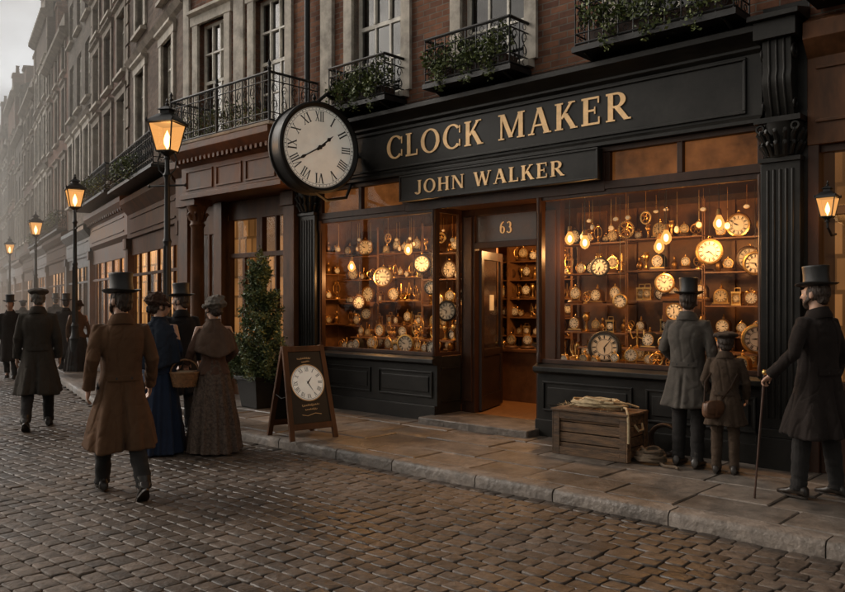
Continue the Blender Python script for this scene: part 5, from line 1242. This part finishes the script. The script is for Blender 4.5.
bk=root('wicker_basket','brown wicker basket with looped handle in the woman\'s hand','basket',Vector((W(187,8.98),8.9,.76)),.4)
m=MB(); m.lathe([(.10,0),(.125,.02),(.135,.06),(.15,.13),(.16,.155),(.152,.165),(.14,.15),(.115,.02)],n=28)
for z in range(9): m.ring((0,0,.012+z*.017),.128+z*.0035,.007,28,5,ax='z')
for j in range(22):
    a=2*pi*j/22; m.tube([(.125*cos(a),.125*sin(a),.0),(.160*cos(a),.160*sin(a),.155)],.005,5)
m.ring((0,0,.16),.158,.011,28,6,ax='z'); m.obj('basket_body',bk,M['wicker'],60)
m=MB(); m.tube([(.155*cos(a*pi/10),0,.15+.15*sin(a*pi/10)) for a in range(11)],.010,7); m.obj('handle',bk,M['wicker'],60)
m=MB(); m.ell((0,0,.145),(.13,.13,.035),18,8); m.obj('cloth_cover',bk,cloth('cream_cloth',(.30,.22,.14)))
sb=root('satchel','tan leather satchel worn on a shoulder strap','bag',BP+Vector((-.155,-.10,.60)),.35)
m=MB(); m.loft([[(w_*math.copysign(abs(cos(2*pi*j/20))**.7,cos(2*pi*j/20)),y,h_*math.copysign(abs(sin(2*pi*j/20))**(.7 if sin(2*pi*j/20)<0 else .4),sin(2*pi*j/20))) for j in range(20)] for w_,h_,y in((.07,.06,-.040),(.092,.078,-.030),(.098,.084,0),(.092,.078,.030),(.07,.06,.038))]); m.obj('bag_body',sb,M['leather2'],60)
m=MB(); m.loft([[(w_*math.copysign(abs(cos(2*pi*j/20))**.7,cos(2*pi*j/20)),y,.025+h_*math.copysign(abs(sin(2*pi*j/20))**.6,sin(2*pi*j/20))) for j in range(20)] for w_,h_,y in((.092,.060,-.050),(.098,.066,-.044),(.098,.066,-.030))]); m.box(-.010,.010,-.056,-.050,-.055,.02); m.obj('flap',sb,M['leather2'],50)
m=MB(); m.tube([(.09,0,.07),(.13,-.085,.20),(.20,-.095,.32),(.24,.0,.40)],.013,6,flat=.5); m.tube([(-.09,0,.07),(-.03,.06,.25),(.10,.10,.36),(.22,.05,.41)],.010,6,flat=.5); m.obj('strap',sb,M['leather'])

# ------------------------------------------------------------------ haze
m,nt,o=newmat('street_haze'); vs=N(nt,'ShaderNodeVolumeScatter'); vs.inputs['Color'].default_value=(1,.94,.85,1); vs.inputs['Density'].default_value=.017; vs.inputs['Anisotropy'].default_value=.2; L(nt,vs.outputs[0],o.inputs['Volume'])
mb=MB(); mb.box(-110,-4,-30,14,.0,40); hz=mb.obj('haze',None,m,loc=PB,rot=RB); struct(hz)

# ------------------------------------------------------------------ world, sun, camera
w=bpy.data.worlds.new('World'); S.world=w; w.use_nodes=True; nt=w.node_tree; nt.nodes.clear()
wo=N(nt,'ShaderNodeOutputWorld'); bg=N(nt,'ShaderNodeBackground'); L(nt,bg.outputs[0],wo.inputs[0])
sky=N(nt,'ShaderNodeTexSky',sky_type='NISHITA'); sky.sun_disc=False
sd=Vector((-.80,.30,.52)).normalized()
sky.sun_elevation=math.asin(sd.z); sky.sun_rotation=atan2(sd.x,sd.y)%(2*pi); sky.air_density=1.5; sky.dust_density=3
hs_=N(nt,'ShaderNodeHueSaturation'); hs_.inputs['Saturation'].default_value=.16; L(nt,sky.outputs[0],hs_.inputs['Color'])
tc=N(nt,'ShaderNodeTexCoord'); mp=N(nt,'ShaderNodeMapping'); mp.inputs['Scale'].default_value=(1,1,2.6); L(nt,tc.outputs['Generated'],mp.inputs[0])
nz=N(nt,'ShaderNodeTexNoise'); nz.inputs['Scale'].default_value=6.5; nz.inputs['Detail'].default_value=5; nz.inputs['Roughness'].default_value=.6; L(nt,mp.outputs[0],nz.inputs['Vector'])
rp=N(nt,'ShaderNodeValToRGB'); rp.color_ramp.elements[0].position=.38; rp.color_ramp.elements[0].color=(.50,.465,.43,1); rp.color_ramp.elements[1].position=.62; rp.color_ramp.elements[1].color=(1.0,.93,.83,1); L(nt,nz.outputs[0],rp.inputs[0])
mx=N(nt,'ShaderNodeMix',data_type='RGBA',blend_type='MULTIPLY'); mx.inputs[0].default_value=1; L(nt,hs_.outputs[0],mx.inputs[6]); L(nt,rp.outputs[0],mx.inputs[7])
dp=N(nt,'ShaderNodeVectorMath',operation='DOT_PRODUCT'); L(nt,tc.outputs['Generated'],dp.inputs[0]); gd=Vector((-.60,.75,.28)).normalized(); dp.inputs[1].default_value=gd
mr=N(nt,'ShaderNodeMapRange',interpolation_type='SMOOTHSTEP'); mr.inputs[1].default_value=.3; mr.inputs[2].default_value=1; mr.inputs[3].default_value=1.4; mr.inputs[4].default_value=3.9; L(nt,dp.outputs['Value'],mr.inputs[0])
sc_=N(nt,'ShaderNodeVectorMath',operation='SCALE'); L(nt,mx.outputs[2],sc_.inputs[0]); L(nt,mr.outputs[0],sc_.inputs['Scale'])
L(nt,sc_.outputs[0],bg.inputs[0]); bg.inputs[1].default_value=.100
l=bpy.data.lights.new('sun','SUN'); l.energy=1.1; l.angle=radians(11); l.color=(1,.86,.70)
so=bpy.data.objects.new('sun',l); COL.objects.link(so); so.rotation_euler=(-sd).to_track_quat('-Z','Y').to_euler()
cam=bpy.data.cameras.new('camera'); co=bpy.data.objects.new('camera',cam); COL.objects.link(co); co.location=(0,0,1.7); co.rotation_euler=(radians(90),0,0)
cam.sensor_width=36; cam.lens=36*800/845; cam.shift_y=6/845; cam.clip_end=600; S.camera=co
